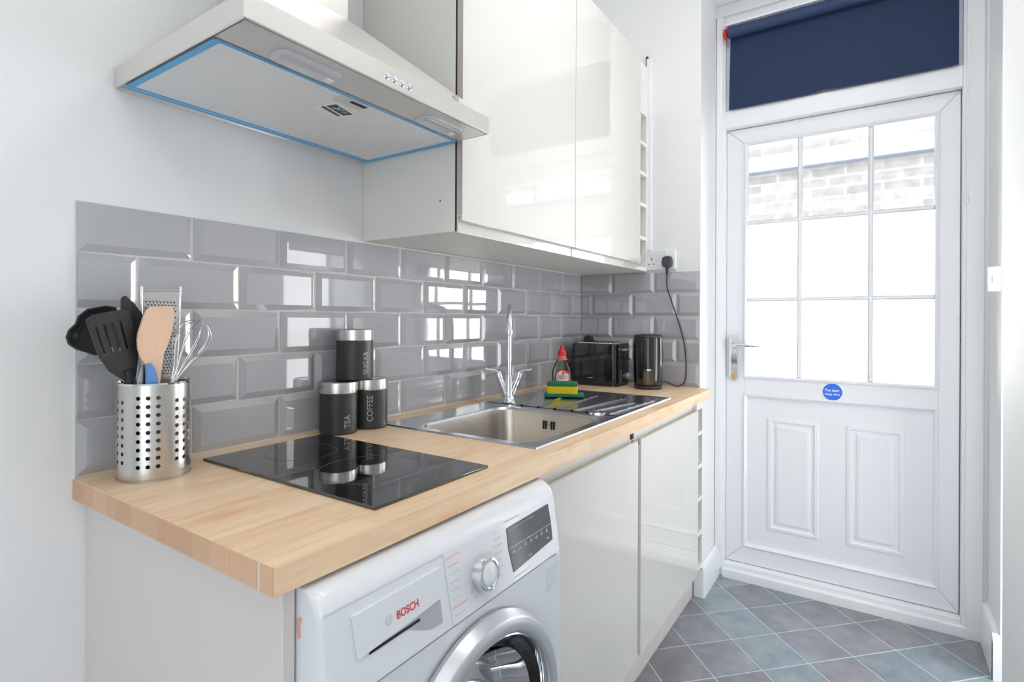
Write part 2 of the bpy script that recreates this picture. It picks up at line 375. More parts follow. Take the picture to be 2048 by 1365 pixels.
for i in range(-17, 4):
    for j in range(-7, 5):
        if (i + j) % 2 == 0: continue
        cx, cy = 1.918 + SX * i, -0.8800 + SY * j      # joints cross at even lattice points, tile centres on odd ones
        g = 0.0045
        poly = [(cx + SX - g, cy), (cx, cy + SY - g), (cx - SX + g, cy), (cx, cy - SY + g)]
        poly = clip(poly, 2.302, -1.60, -0.532, -0.28)
        if len(poly) < 3: continue
        pts = [poly[0]]
        for p in poly[1:]:
            if math.dist(p, pts[-1]) > 1e-4: pts.append(p)
        if len(pts) < 3 or math.dist(pts[0], pts[-1]) < 1e-4: pts = pts[:-1]
        if len(pts) < 3: continue
        bm = NB(); prism(bm, pts, 'z', -0.0014, 0.0)
        kd = kinds[(i * 7 + j * 13 + (i * j) % 5) % 5]
        link('floor_tile', bm, M[kd], floor, smooth=0)

# metro tiles
tcache = {}
def metro(w, h, cl, cr, ct, cb):
    key = (round(w, 4), round(h, 4), cl, cr, ct, cb)
    if key in tcache: return tcache[key]
    bm = NB(); b = 0.014; T0, T1 = 0.0035, 0.0085
    l, r, t, d = (0 if cl else b), (0 if cr else b), (0 if ct else b), (0 if cb else b)
    l, r = min(l, w * 0.45), min(r, w * 0.45)
    o = [(0, 0), (w, 0), (w, h), (0, h)]; inn = [(l, d), (w - r, d), (w - r, h - t), (l, h - t)]
    A = [bm.verts.new((x, 0, z)) for x, z in o]
    hts = []
    B_ = [bm.verts.new((x, -(T0 if True else 0), z)) for x, z in o]
    C_ = [bm.verts.new((x, -T1, z)) for x, z in inn]
    # a cut side is full height at its edge
    for k, v in enumerate(B_):
        sides = ((cl or cb), (cr or cb), (cr or ct), (cl or ct))
    for i in range(4):
        j = (i + 1) % 4
        bm.faces.new((A[i], A[j], B_[j], B_[i]))
        try: bm.faces.new((B_[i], B_[j], C_[j], C_[i]))
        except Exception: pass
    bm.faces.new(C_)
    bmesh.ops.remove_doubles(bm, verts=bm.verts, dist=1e-6)
    bmesh.ops.recalc_face_normals(bm, faces=bm.faces)
    me = bpy.data.meshes.new('wall_tile'); bm.to_mesh(me); bm.free(); me.materials.append(M['tile']); tcache[key] = me
    return me
ZL = [0.9075, 1.0098, 1.1118, 1.2148, 1.3178, 1.4098]   # course lines
GR = 0.0016
def course(row, joints, side, x0, x1):
    z0, z1 = ZL[row] + GR, ZL[row + 1] - GR
    for a, b in zip(joints, joints[1:]):
        ca, cb_ = a <= x0 + 1e-5, b >= x1 - 1e-5
        full = abs((b - a) - 0.203) < 0.004
        w = b - a - 2 * GR
        if w < 0.004: continue
        me = metro(w, z1 - z0, ca and not full, cb_ and not full, row == 4, False)
        if side == 'L':
            o = bpy.data.objects.new('wall_tile', me); o.location = (a + GR, 0.008, z0); o.rotation_euler = (random.uniform(-.004, .004), 0, 0.009 + random.uniform(-.005, .005)); o.parent = wall_left
        else:
            o = bpy.data.objects.new('wall_tile', me); o.location = (2.030, -(a + GR), z0); o.rotation_euler = (random.uniform(-.003, .003), 0, -PI / 2 + random.uniform(-.004, .004)); o.parent = wall_far
        COL.objects.link(o)
TX = 0.003
for row in range(5):
    odd = row % 2 == 1
    js = [TX + 0.203 * n + (0.1015 if odd else 0) for n in range(0, 11)]
    js = [j for j in js if j < 2.018]
    if odd: js = [TX] + js
    js = js + [2.020]
    if js[-1] - js[-2] < 0.012: js.pop(-2)
    course(row, js, 'L', TX, 2.020)
    js = ([0.0, 0.0575, 0.2605, 0.4635, 0.565] if odd else [0.0, 0.159, 0.362, 0.565])
    course(row, js, 'R', 0.0, 0.565)
bm = NB(); box(bm, TX, 2.03, 0.0055, 0.0095, 0.88, 1.4105); g = link('grout', bm, 'grout', wall_left, smooth=0)
bm = NB(); box(bm, 2.0275, 2.0315, -0.565, 0.008, 0.88, 1.4105); link('grout', bm, 'grout', wall_far, smooth=0)

# skirting
bm = NB()
prism(bm, [(-0.566, 0), (-0.588, 0), (-0.588, 0.112), (-0.580, 0.130), (-0.572, 0.135), (-0.566, 0.135)], 'x', 2.0245, 2.303)
box(bm, 2.0215, 2.0305, -0.586, -0.545, 0.0004, 0.132, 0.003)
struct('baseboard_left', bm, 'gloss_white')
bm = NB()
prism(bm, [(-1.546, 0), (-1.524, 0), (-1.524, 0.128), (-1.530, 0.146), (-1.540, 0.152), (-1.546, 0.152)], 'x', 2.0275, 2.303)
prism(bm, [(2.046, 0), (2.024, 0), (2.024, 0.128), (2.030, 0.146), (2.040, 0.152), (2.046, 0.152)], 'y', -1.90, -1.524)
struct('baseboard_right', bm, 'gloss_white')

# ------------------------------------------------------------------ door frame, transom window, exit door
FX = 2.300
bm = NB()
box(bm, FX, 2.37, -0.606, -0.560, -0.01, 2.67, 0.006)
box(bm, 2.386, 2.399, -0.625, -0.560, 0, 2.2); box(bm, 2.386, 2.399, -1.55, -1.450, 0, 2.2); box(bm, 2.386, 2.399, -1.50, -0.60, 2.075, 2.18); box(bm, 2.386, 2.399, -1.50, -0.60, 0, 0.085)
box(bm, FX, 2.37, -1.550, -1.468, -0.01, 2.67, 0.006)
box(bm, FX, 2.37, -1.470, -0.604, -0.012, 0.064, 0.008)
box(bm, FX, 2.37, -1.470, -0.604, 2.093, 2.176, 0.006)
box(bm, FX, 2.37, -1.470, -0.604, 2.560, 2.670, 0.006)
box(bm, FX - 0.012, FX + 0.01, -1.532, -1.478, -0.01, 2.67, 0.005)
box(bm, FX - 0.012, FX + 0.01, -0.596, -0.566, 0.13, 2.67, 0.005)
box(bm, FX - 0.0145, FX + 0.01, -1.53, -0.60, -0.008, 0.040, 0.006)
box(bm, FX - 0.016, FX + 0.01, -1.545, -0.56, 2.615, 2.67, 0.005)
struct('trim_1', bm, 'gloss_white')
bm = NB()
rings_x(bm, -1.470, -0.604, 2.174, 2.562, [(0, 2.345), (0, 2.318), (0.026, 2.318), (0.034, 2.328), (0.034, 2.345)])
w1 = struct('window_1', bm, 'upvc')
bm = NB(); box(bm, 2.334, 2.338, -1.438, -0.636, 2.206, 2.530); lab(link('pane', bm, 'pane', w1, smooth=0), 'clear transom glass pane')

DX = 2.334
door = bpy.data.objects.new('door_1', None); COL.objects.link(door); door.location = (DX, -1.036, 0.066); door['kind'] = 'structure'; ORG['door_1'] = (DX, -1.036, 0.066)
y0, y1, z0, z1 = -1.4655, -0.6065, 0.0665, 2.0905
ga, gb, gz0, gz1 = -1.4000, -0.6850, 0.930, 2.018      # glazed opening
pa, pb, pz0, pz1 = -1.4000, -0.6850, 0.146, 0.855      # lower panel opening
bm = NB()
def rail(pts): prism(bm, pts, 'x', DX, DX + 0.05, 0.003, 1)
rail([(y1, z0), (y1, z1), (gb, gz1), (gb, pz0)]) if False else None
g = 0.0006
rail([(y1, z0 + g), (y1, z1 - g), (gb, gz1), (pb, pz0)])
rail([(y0, z0 + g), (ga, pz0), (ga, gz1), (y0, z1 - g)])
rail([(y0 + g, z1), (ga + g, gz1 + g), (gb - g, gz1 + g), (y1 - g, z1)])
rail([(y0 + g, z0), (y1 - g, z0), (pb - g, pz0 - g), (pa + g, pz0 - g)])
rail([(ga, pz1), (gb, pz1), (gb + 0.0, gz0), (ga, gz0)])
link('leaf_frame', bm, 'upvc', door)
bm = NB(); rings_x(bm, ga, gb, gz0, gz1, [(-0.004, DX + 0.004), (0.0, DX - 0.006), (0.004, DX - 0.008), (0.012, DX - 0.002), (0.015, DX + 0.012), (0.015, DX + 0.022)])
link('glazing_bead', bm, 'upvc', door, 20)
bm = NB(); rings_x(bm, pa, pb, pz0, pz1, [(-0.004, DX + 0.004), (0.0, DX - 0.005), (0.004, DX - 0.007), (0.012, DX - 0.001), (0.016, DX + 0.012)])
link('panel_bead', bm, 'upvc', door, 20)
bm = NB(); box(bm, DX + 0.010, DX + 0.030, pa - 0.003, pb + 0.003, pz0 - 0.003, pz1 + 0.003); link('lower_panel', bm, 'upvc', door, 0)
for a, b in ((-0.992, -0.785), (-1.296, -1.092)):
    bm = NB(); x = DX + 0.0105
    rings_x(bm, a, b, 0.240, 0.754, [(0, x), (0.004, x - 0.006), (0.016, x - 0.008), (0.022, x - 0.002), (0.034, x - 0.001), (0.040, x - 0.007), (0.052, x - 0.009), (0.058, x - 0.007)], cap=True)
    link('raised_panel', bm, 'upvc', door, 20)
gx = [(-0.700, -0.904), (-0.921, -1.167), (-1.185, -1.385)]
gz = [(2.003, 1.6555), (1.6405, 1.3005), (1.2855, 0.945)]
for yy in (-0.9125, -1.176):
    bm = NB(); prism(bm, [(DX + 0.022, yy - 0.0105), (DX + 0.010, yy - 0.0095), (DX + 0.003, yy - 0.004), (DX + 0.003, yy + 0.004), (DX + 0.010, yy + 0.0095), (DX + 0.022, yy + 0.0105)], 'z', 0.945, 2.003); link('glazing_bar', bm, 'upvc', door)
for zz in (1.648, 1.293):
    bm = NB(); prism(bm, [(DX + 0.022, zz - 0.0095), (DX + 0.010, zz - 0.0085), (DX + 0.004, zz - 0.004), (DX + 0.004, zz + 0.004), (DX + 0.010, zz + 0.0085), (DX + 0.022, zz + 0.0095)], 'y', -1.385, -0.700)
    link('glazing_bar', bm, 'upvc', door)
for a, b in gx:
    for t, d in gz:
        bm = NB(); box(bm, DX + 0.018, DX + 0.022, b - 0.008, a + 0.008, d - 0.0075, t + 0.0075); link('pane', bm, 'pane', door, 0)
# lever handle with its back plate
bm = NB()
P = []
for k in range(13): a = PI * k / 12; P.append((-0.6395 + 0.0165 * math.cos(a), 1.109 + 0.0165 * math.sin(a)))
for k in range(13): a = PI + PI * k / 12; P.append((-0.6395 + 0.0165 * math.cos(a), 0.932 + 0.0165 * math.sin(a)))
prism(bm, P, 'x', DX - 0.010, DX, 0.003, 2)
hp = link('door_handle', bm, 'chrome', door); lab(hp, 'chrome lever handle on a long back plate')
bm = NB(); lathe(bm, [(0.0, -0.052), (0.011, -0.052), (0.012, -0.046), (0.010, -0.02), (0.014, -0.010), (0.014, 0)], (DX, -0.6395, 1.078), 'x', 24)
tube(bm, smooth_path([(DX - 0.045, -0.6395, 1.078), (DX - 0.052, -0.665, 1.080), (DX - 0.054, -0.71, 1.082), (DX - 0.050, -0.762, 1.078)], 6), [0.009] * 6 + [0.008] * 6 + [0.007] * 5 + [0.004] * 2, 12)
link('lever', bm, 'chrome', hp)
bm = NB(); lathe(bm, [(0, -0.016), (0.0075, -0.016), (0.0085, -0.012), (0.0085, 0.002)], (DX - 0.004, -0.6395, 0.937), 'x', 20); box(bm, DX - 0.021, DX - 0.0195, -0.641, -0.638, 0.931, 0.943)
lab(link('lock_cylinder', bm, 'brass', hp), 'brass lock cylinder')
# round sticker on the mid rail
t = thing('door_sticker', 'round blue sticker reading Fire door keep shut on white door rail', 'sticker', (DX - 0.001, -1.0414, 0.8905))
bm = NB(); lathe(bm, [(0, -0.0022), (0.0395, -0.0022), (0.0400, -0.0016), (0.0400, 0)], (DX, -1.0414, 0.8905), 'x', 48); link('rim', bm, 'white_print', t)
bm = NB(); lathe(bm, [(0, -0.0008), (0.0365, -0.0008), (0.0365, 0)], (DX - 0.0022, -1.0414, 0.8905), 'x', 48); link('disc', bm, 'blue_sign', t)
bm = NB()
for s, zz, ln in (('Fire door', 0.898, 0.052), ('keep shut', 0.880, 0.055)):
    b2 = fit_text(s, ln, 0.0125, bold=0.012); me = bpy.data.meshes.new('tmp'); warp(b2, lambda x, y, z: (DX - 0.0033, -1.0414 - x, zz + y)); b2.to_mesh(me); bm.from_mesh(me); b2.free(); bpy.data.meshes.remove(me)
link('lettering', bm, 'white_print', t, 0, recalc=False)

# roller blind over the transom
t = thing('roller_blind', 'navy blue roller blind over the transom above the white door', 'blind', (2.265, -1.04, 2.17))
bm = NB(); lathe(bm, [(0, -0.414), (0.025, -0.414), (0.025, 0.414), (0, 0.414)], (2.262, -1.040, 2.520), 'y', 32); link('roll', bm, 'navy_roll', t)
bm = NB()
nx, nz = 24, 6; rows = []
for k in range(nz + 1):
    row = []
    for i in range(nx + 1):
        yy = -0.630 - 0.824 * i / nx + (0.006 if (i == 0) else 0) * k / nz
        w = math.exp(-((i / nx - 0.46) / 0.05) ** 2)
        row.append((2.284 + 0.002 * math.sin(i * 0.9) * k / nz, yy, 2.52 - (0.347 - 0.0 * w) * k / nz + (0.006 * w if k == nz else 0)))
    rows.append(row)
va = [[bm.verts.new(p) for p in r] for r in rows]; vb = [[bm.verts.new((p[0] + 0.0012, p[1], p[2])) for p in r] for r in rows]
for k in range(nz):
    for i in range(nx):
        bm.faces.new((va[k][i], va[k][i + 1], va[k + 1][i + 1], va[k + 1][i])); bm.faces.new((vb[k][i], vb[k + 1][i], vb[k + 1][i + 1], vb[k][i + 1]))
for k in range(nz):
    bm.faces.new((va[k][0], va[k + 1][0], vb[k + 1][0], vb[k][0])); bm.faces.new((va[k][nx], vb[k][nx], vb[k + 1][nx], va[k + 1][nx]))
for i in range(nx): bm.faces.new((va[nz][i], va[nz][i + 1], vb[nz][i + 1], vb[nz][i]))
link('fabric', bm, 'navy', t)
bm = NB(); box(bm, 2.246, 2.298, -1.470, -0.612, 2.548, 2.558, 0.002); lab(link('head_rail', bm, 'gloss_white', t), 'white head rail')
bm = NB(); lathe(bm, [(0, -0.006), (0.020, -0.006), (0.024, -0.002), (0.024, 0.006), (0.018, 0.010), (0, 0.010)], (2.262, -0.614, 2.518), 'y', 28); lab(link('end_cap', bm, 'red_plastic', t), 'red plastic end cap')
bm = NB(); lathe(bm, [(0, -0.006), (0.022, -0.006), (0.024, 0.004), (0, 0.004)], (2.262, -1.464, 2.518), 'y', 28); link('end_cap', bm, 'gloss_white', t)
bm = NB(); tube(bm, [(2.262, -1.478, 2.53), (2.264, -1.479, 2.1), (2.264, -1.479, 1.66)], 0.0026, 8); lathe(bm, [(0, 0), (0.005, 0.003), (0.006, 0.02), (0.003, 0.03)], (2.264, -1.479, 1.640), 'z', 12)
lab(link('pull_cord', bm, 'gloss_white', t), 'white pull cord')

# light switch on the wall end by the door
t = thing('light_switch', 'white light switch on wall edge to the right of the door', 'switch', (2.044, -1.530, 1.338))
bm = NB(); box(bm, 2.022, 2.0438, -1.5395, -1.5085, 1.298, 1.380, 0.003); link('back_box', bm, 'gloss_white', t)
bm = NB(); box(bm, 2.0165, 2.0222, -1.529, -1.519, 1.326, 1.350, 0.001); link('rocker', bm, 'upvc', t)
for o in (t,): o.location = o.location

# yard outside
bm = NB(); box(bm, 2.42, 9, -6, 4, -0.25, -0.06); o = struct('yard_ground', bm, 'yard_paving', smooth=0)
t = thing('yard_wall', 'sunlit brick wall with added glare-white base seen through the door glass', 'wall', (4.3, -1.0, -0.06))
bm = NB(); box(bm, 4.3, 4.5, -5, 3.5, 1.98, 4.2); link('brickwork', bm, 'brick', t, 0)
bm = NB(); box(bm, 4.27, 4.5, -5, 3.5, -0.06, 1.98, 0.01); link('glare_base', bm, 'yard_glare', t, 0)  # white base added below the brickwork so the lower panes wash out bright
bm = NB(); prism(bm, [(4.24, 2.36), (4.32, 2.36), (4.32, 2.50), (4.24, 2.47)], 'y', -5, 3.5); link('ledge', bm, 'ledge', t, 0)

# ------------------------------------------------------------------ cooker hood
t = thing('cooker_hood', 'stainless steel chimney hood with blue film border over the hob', 'hood', (0.363, -0.2, 1.635))
hx0, hx1, hy, hz0, hz1 = 0.062, 0.664, -0.437, 1.635, 1.674
bm = NB()
def ringpoly(b, z, x0, x1, ya, yb): return [b.verts.new(p) for p in ((x0, ya, z), (x1, ya, z), (x1, yb, z), (x0, yb, z))]
a = ringpoly(bm, hz0 + 0.004, hx0 + 0.004, hx1 - 0.004, 0.004, hy + 0.004)
b_ = ringpoly(bm, hz0, hx0 + 0.002, hx1 - 0.002, 0.006, hy + 0.002); c_ = ringpoly(bm, hz0 + 0.002, hx0, hx1, 0.0065, hy); d_ = ringpoly(bm, hz1, hx0, hx1, 0.0065, hy)
e_ = ringpoly(bm, hz1 + 0.003, hx0 + 0.003, hx1 - 0.003, 0.0065, hy + 0.003)
for A, B_ in ((a, b_), (b_, c_), (c_, d_), (d_, e_)):
    for i in range(4): bm.faces.new((A[i], A[(i + 1) % 4], B_[(i + 1) % 4], B_[i]))
bm.faces.new(a)
link('rim', bm, 'hood_steel', t, 25)
bm = NB(); a = ringpoly(bm, hz1 + 0.002, hx0 + 0.002, hx1 - 0.002, 0.0065, hy + 0.002); b_ = ringpoly(bm, 1.885, 0.255, 0.457, 0.0065, -0.188)
for i in range(4): bm.faces.new((a[i], a[(i + 1) % 4], b_[(i + 1) % 4], b_[i]))
bm.faces.new(b_); link('canopy', bm, 'hood_steel', t, 20)
bm = NB(); box(bm, 0.257, 0.455, -0.186, 0.0075, 1.883, 2.75, 0.002); link('chimney', bm, 'hood_steel', t)
bm = NB(); box(bm, hx0 + 0.006, hx1 - 0.006, -0.4365 + 0.006, -0.345, hz0 + 0.0005, hz0 + 0.004); link('light_panel', bm, 'hood_steel', t, 0)
bm = NB(); box(bm, hx0 + 0.012, hx1 - 0.006, -0.338, -0.012, hz0 - 0.001, hz0 + 0.003); link('grease_filter', bm, 'filter', t, 0)
for (xa, xb, ya, yb) in ((0.0685, 0.0800, -0.342, -0.014), (0.6475, 0.660, -0.342, -0.014), (0.0800, 0.6475, -0.0215, -0.014), (0.0800, 0.6475, -0.0345, -0.028), (0.0800, 0.6475, -0.342, -0.337)):
    bm = NB(); box(bm, xa, xb, ya, yb, hz0 - 0.0022, hz0 - 0.001); link('film_strip', bm, 'blue_film', t, 0)
def lampc(x0, x1):
    bm = NB(); P = []
    for (cx, cy, a0) in ((x1 - 0.018, -0.372, 0), (x0 + 0.018, -0.372, 90), (x0 + 0.018, -0.388, 180), (x1 - 0.018, -0.388, 270)):
        for k in range(6): a = math.radians(a0 + 18 * k); P.append((cx + 0.018 * math.cos(a), cy + 0.018 * math.sin(a)))
    prism(bm, P, 'z', hz0 - 0.004, hz0 + 0.002, 0.002, 2); l = link('lamp_cover', bm, 'lamp_lens', t)
    bm = NB(); box(bm, x0 + 0.012, x1 - 0.014, -0.395, -0.380, hz0 - 0.0048, hz0 - 0.0035, 0.0004); link('tube', bm, 'silver_plastic', l)
    bm = NB(); box(bm, x1 - 0.018, x1 - 0.004, -0.378, -0.364, hz0 - 0.006, hz0 - 0.0035, 0.0008); link('clip', bm, 'gloss_white', l)
lampc(0.146, 0.270); lampc(0.490, 0.612)
bm = NB(); box(bm, 0.322, 0.389, -0.334, -0.300, hz0 - 0.0028, hz0 - 0.0008, 0.0006); lt = link('latch', bm, 'hood_steel', t)
bm = NB(); box(bm, 0.349, 0.387, -0.329, -0.320, hz0 - 0.0036, hz0 - 0.0027); link('slot', bm, 'dark', lt, 0)
bm = NB(); prism(bm, [(0.3245, -0.2352), (0.3393, -0.2908), (0.4008, -0.2719), (0.3944, -0.209)], 'z', hz0 - 0.0016, hz0 - 0.0010); lb = link('label_sheet', bm, 'white_print', t, 0)
bm = NB(); prism(bm, [(0.334, -0.250), (0.3435, -0.286), (0.398, -0.270), (0.386, -0.236)], 'z', hz0 - 0.0022, hz0 - 0.0016); link('dark_block', bm, 'display', lb, 0)
bm = NB()
prism(bm, [(0.330, -0.262), (0.334, -0.264), (0.392, -0.248), (0.390, -0.244)], 'z', hz0 - 0.0027, hz0 - 0.0022)
tube(bm, [(0.350, -0.266, hz0 - 0.0024), (0.372, -0.276, hz0 - 0.0024)], 0.0009, 5); tube(bm, [(0.360, -0.271, hz0 - 0.0024), (0.356, -0.283, hz0 - 0.0024)], 0.0009, 5)
tube(bm, [(0.376, -0.264, hz0 - 0.0024), (0.381, -0.272, hz0 - 0.0024), (0.385, -0.262, hz0 - 0.0024)], 0.0006, 5)
link('print', bm, 'white_print', lb, 0)
for x in (0.340, 0.3603, 0.380, 0.399):
    bm = NB(); lathe(bm, [(0, -0.006), (0.0035, -0.006), (0.0042, -0.005), (0.0042, 0.0)], (x, hy, 1.6525), 'y', 16)
    lathe(bm, [(0.0045, -0.0006), (0.0062, -0.0012), (0.0070, 0.0)], (x, hy, 1.6525), 'y', 16); link('button', bm, 'chrome', t)
bm = NB(); lathe(bm, [(0, -0.012), (0.007, -0.012), (0.008, -0.010), (0.008, 0.0)], (0.545, -0.425, 1.680), 'y', 16); lab(link('end_clip', bm, 'silver_plastic', t), 'small grey plastic clip')

# ------------------------------------------------------------------ wall cabinets
def carcass(bm, x0, x1, y0, y1, z0, z1): box(bm, x0, x1, y0, y1, z0, z1, 0.0012, 1)
def wall_cab(label, x0, x1, side_dark=False):
    t = thing('wall_cabinet', label, 'cabinet', ((x0 + x1) / 2, -0.17, 1.415))
    bm = NB(); carcass(bm, x0, x1, -0.330, 0.0070, 1.415, 2.335); link('body', bm, 'carcass', t)
    a, b = x0 + 0.0015, x1 - 0.0015
    if not side_dark: a = x0 + 0.0015
    prof = [(-0.335, 2.333), (-0.353, 2.333), (-0.353, 1.441), (-0.3495, 1.4385), (-0.3465, 1.441), (-0.3465, 1.452), (-0.3395, 1.452), (-0.3395, 1.4115), (-0.335, 1.4115)]
    bm = NB(); prism(bm, prof, 'x', a, b); d = link('door', bm, 'cab_door', t, 20)
    return t, d
t, d = wall_cab('tall glossy cream wall cabinet beside the cooker hood', 0.6665, 1.2695)
bm = NB(); box(bm, 0.6676, 0.6679, -0.3525, -0.3352, 1.455, 2.332); lab(link('door_edge', bm, 'edge_taupe', t, 0), 'taupe door edge band')
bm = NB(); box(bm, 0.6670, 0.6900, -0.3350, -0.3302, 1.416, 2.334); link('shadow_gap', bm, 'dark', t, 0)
bm = NB(); lathe(bm, [(0, -0.0004), (0.0022, -0.0004), (0.0022, 0.0)], (0.6665, -0.2817, 1.4964), 'x', 12); link('peg_hole', bm, 'dark', t, 0)
t, d = wall_cab('glossy cream wall cabinet between the hood-side cabinet and the bottle rack', 1.2700, 1.8760)

def rack(name, label, x0, x1, yb, yf, z0, z1, shelves, ztop, grp):
    t = thing(name, label, 'rack', ((x0 + x1) / 2, yf, z0)); th = 0.013
    bm = NB(); box(bm, x0, x1, yb - 0.006, yb, z0, z1); link('back_board', bm, 'rack_shade', t, 0)
    for xa in (x0, x1 - th):
        bm = NB(); box(bm, xa, xa + th, yf, yb - 0.006, z0, z1, 0.0008, 1); link('side_panel', bm, 'carcass', t)
    for zz in shelves:
        bm = NB(); box(bm, x0 + th, x1 - th, yf, yb - 0.006, zz - 0.008, zz + 0.008, 0.0008, 1); link('shelf', bm, 'carcass', t)
    if ztop:
        bm = NB(); box(bm, x0 + th, x1 - th, yf, yb - 0.006, ztop, z1, 0.0008, 1); link('top_panel', bm, 'carcass', t)
    return t
t = rack('bottle_rack', 'narrow white bottle rack beside the upper cabinets above the socket', 1.8765, 2.016, 0.0070, -0.333, 1.415, 2.335, (1.424, 1.5614, 1.7095, 1.848, 1.983), 2.112, 'r')
bm = NB(); tube(bm, [(1.893 + 0.017 * math.cos(2 * PI * k / 24), -0.3385, 1.462 + 0.022 * math.sin(2 * PI * k / 24)) for k in range(24)], 0.0035, 8, closed=True)
hk = link('ring_catch', bm, 'gloss_white', t)

# ------------------------------------------------------------------ base units
t = thing('end_panel', 'white end panel under the near end of the wooden worktop', 'panel', (0.029, -0.3, 0))
bm = NB(); box(bm, 0.021, 0.0385, -0.600, 0.0068, 0, 0.8675, 0.001, 1); link('board', bm, 'panel', t)
def base_cab(label, x0, x1, dx0, dx1):
    t = thing('base_cabinet', label, 'cabinet', ((x0 + x1) / 2, -0.3, 0.145))
    bm = NB(); carcass(bm, x0, x1, -0.553, 0.0068, 0.145, 0.690 if True else 0); link('body', bm, 'carcass', t)
    bm = NB(); box(bm, x0, x1, -0.566, -0.556 + 0.002, 0.660, 0.8675, 0.001, 1); link('front_rail', bm, 'carcass', t)
    prof = [(-0.571, 0.147), (-0.590, 0.147), (-0.590, 0.822), (-0.586, 0.825), (-0.583, 0.822), (-0.583, 0.806), (-0.577, 0.800), (-0.571, 0.800)]
    bm = NB(); prism(bm, prof, 'x', dx0, dx1); d = link('door', bm, 'cab_door', t, 20)
    return t
t = base_cab('glossy cream base cabinet door beside the washing machine under the sink', 0.655, 1.2560, 0.657, 1.2375)
bm = NB(); box(bm, 1.232, 1.250, -0.5705, -0.5665, 0.826, 0.866); link('gap_block', bm, 'dark', t, 0)
bm = NB(); box(bm, 1.240, 1.252, -0.575, -0.570, 0.147, 0.822); lab(link('side_edge', bm, 'edge_taupe', t, 0), 'taupe edge in the door gap')
t = base_cab('glossy cream base cabinet door nearest the bottle slots and exit door', 1.2565, 1.9180, 1.2640, 1.9170)
t = rack('bottle_rack', 'narrow white bottle rack below the far end of the worktop', 1.9190, 2.018, 0.0068, -0.583, 0.1465, 0.8670, (0.1548, 0.2974, 0.4429, 0.5818, 0.7204), 0.822, 'r')
t = thing('plinth', 'white kickboard below the cream base cabinet doors', 'plinth', (1.33, -0.525, 0))
bm = NB(); box(bm, 0.655, 2.021, -0.540, -0.522, 0.0, 0.1445, 0.001, 1); link('board', bm, 'panel', t)

# ------------------------------------------------------------------ worktop (with cut-outs for sink bowl)
t = thing('worktop', 'butcher block wooden worktop running along the tiled wall', 'worktop', (1.0, -0.3, 0.868))
wx0, wx1, wy0, wy1, wz0, wz1 = 0.0, 2.0205, -0.616, 0.0068, 0.868, 0.905
sxa, sxb, sya, syb = 0.690, 1.145, -0.545, -0.140
bm = NB()
o = [(wx0, wy0), (wx1, wy0), (wx1, wy1), (wx0, wy1)]; i_ = [(sxa, sya), (sxb, sya), (sxb, syb), (sxa, syb)]
tp = [bm.verts.new((x, y, wz1)) for x, y in o]; ti = [bm.verts.new((x, y, wz1)) for x, y in i_]
bo = [bm.verts.new((x, y, wz0)) for x, y in o]; bi = [bm.verts.new((x, y, wz0)) for x, y in i_]
outer_e = []
for k in range(4):
    j = (k + 1) % 4
    bm.faces.new((tp[k], tp[j], ti[j], ti[k])); bm.faces.new((bo[j], bo[k], bi[k], bi[j]))
    bm.faces.new((bo[k], bo[j], tp[j], tp[k])); bm.faces.new((ti[k], ti[j], bi[j], bi[k]))
bm.edges.ensure_lookup_table()
es = [e for e in bm.edges if all(v in tp + bo for v in e.verts)]
bmesh.ops.bevel(bm, geom=es, offset=0.0018, segments=2, profile=0.5, affect='EDGES')
link('slab', bm, 'worktop', t, 30)
bm = NB(); box(bm, -0.0006, 0.0008, -0.5860, -0.5820, wz0 + 0.001, wz1 - 0.0012); lab(link('joint_line', bm, 'ply_strip', t, 0), 'pale glue line in the end grain')
bm = NB()
random.seed(3)
ys = [0.004, -0.045, -0.09, -0.142, -0.18, -0.235, -0.28, -0.325, -0.372, -0.425, -0.47, -0.52, -0.5815]
for a, b in list(zip(ys, ys[1:])) + [(-0.5865, -0.614)]:
    bm = NB(); box(bm, -0.0009 - random.random() * 0.0002, 0.0006, b + 0.00015, a - 0.00015, wz0 + 0.0012, wz1 - 0.0016)
    c = random.choice([(214, 176, 142), (202, 162, 130), (220, 184, 150), (208, 170, 136)])
    key = 'endgrain_%d' % c[0]
    if key not in M: M[key] = mat(key, c, 0.5, nscale=22, namt=0.10, stretch=(1, 3, 0.3))
    link('end_block', bm, M[key], t, 0)

# ------------------------------------------------------------------ hob
t = thing('hob', 'black glass two-ring electric hob set in the wooden worktop', 'hob', (0.342, -0.312, 0.905))
bm = NB(); box(bm, 0.197, 0.488, -0.568, -0.058, 0.9052, 0.9105, 0.0016, 2); link('glass', bm, 'black_glass', t)
for cx, cy, r in ((0.342, -0.400, 0.100), (0.345, -0.175, 0.0725)):
    bm = NB()
    lathe(bm, [(r - 0.0008, 0), (r - 0.0008, 0.0002), (r + 0.0008, 0.0002), (r + 0.0008, 0)], (cx, cy, 0.9105), 'z', 72); link('cooking_ring', bm, 'hob_mark', t, 0)
bm = NB()
for k in range(4): box(bm, 0.30 + 0.028 * k, 0.308 + 0.028 * k, -0.548, -0.5465, 0.9105, 0.9107)
link('control_marks', bm, 'hob_mark', t, 0)['kind'] = 'stuff'

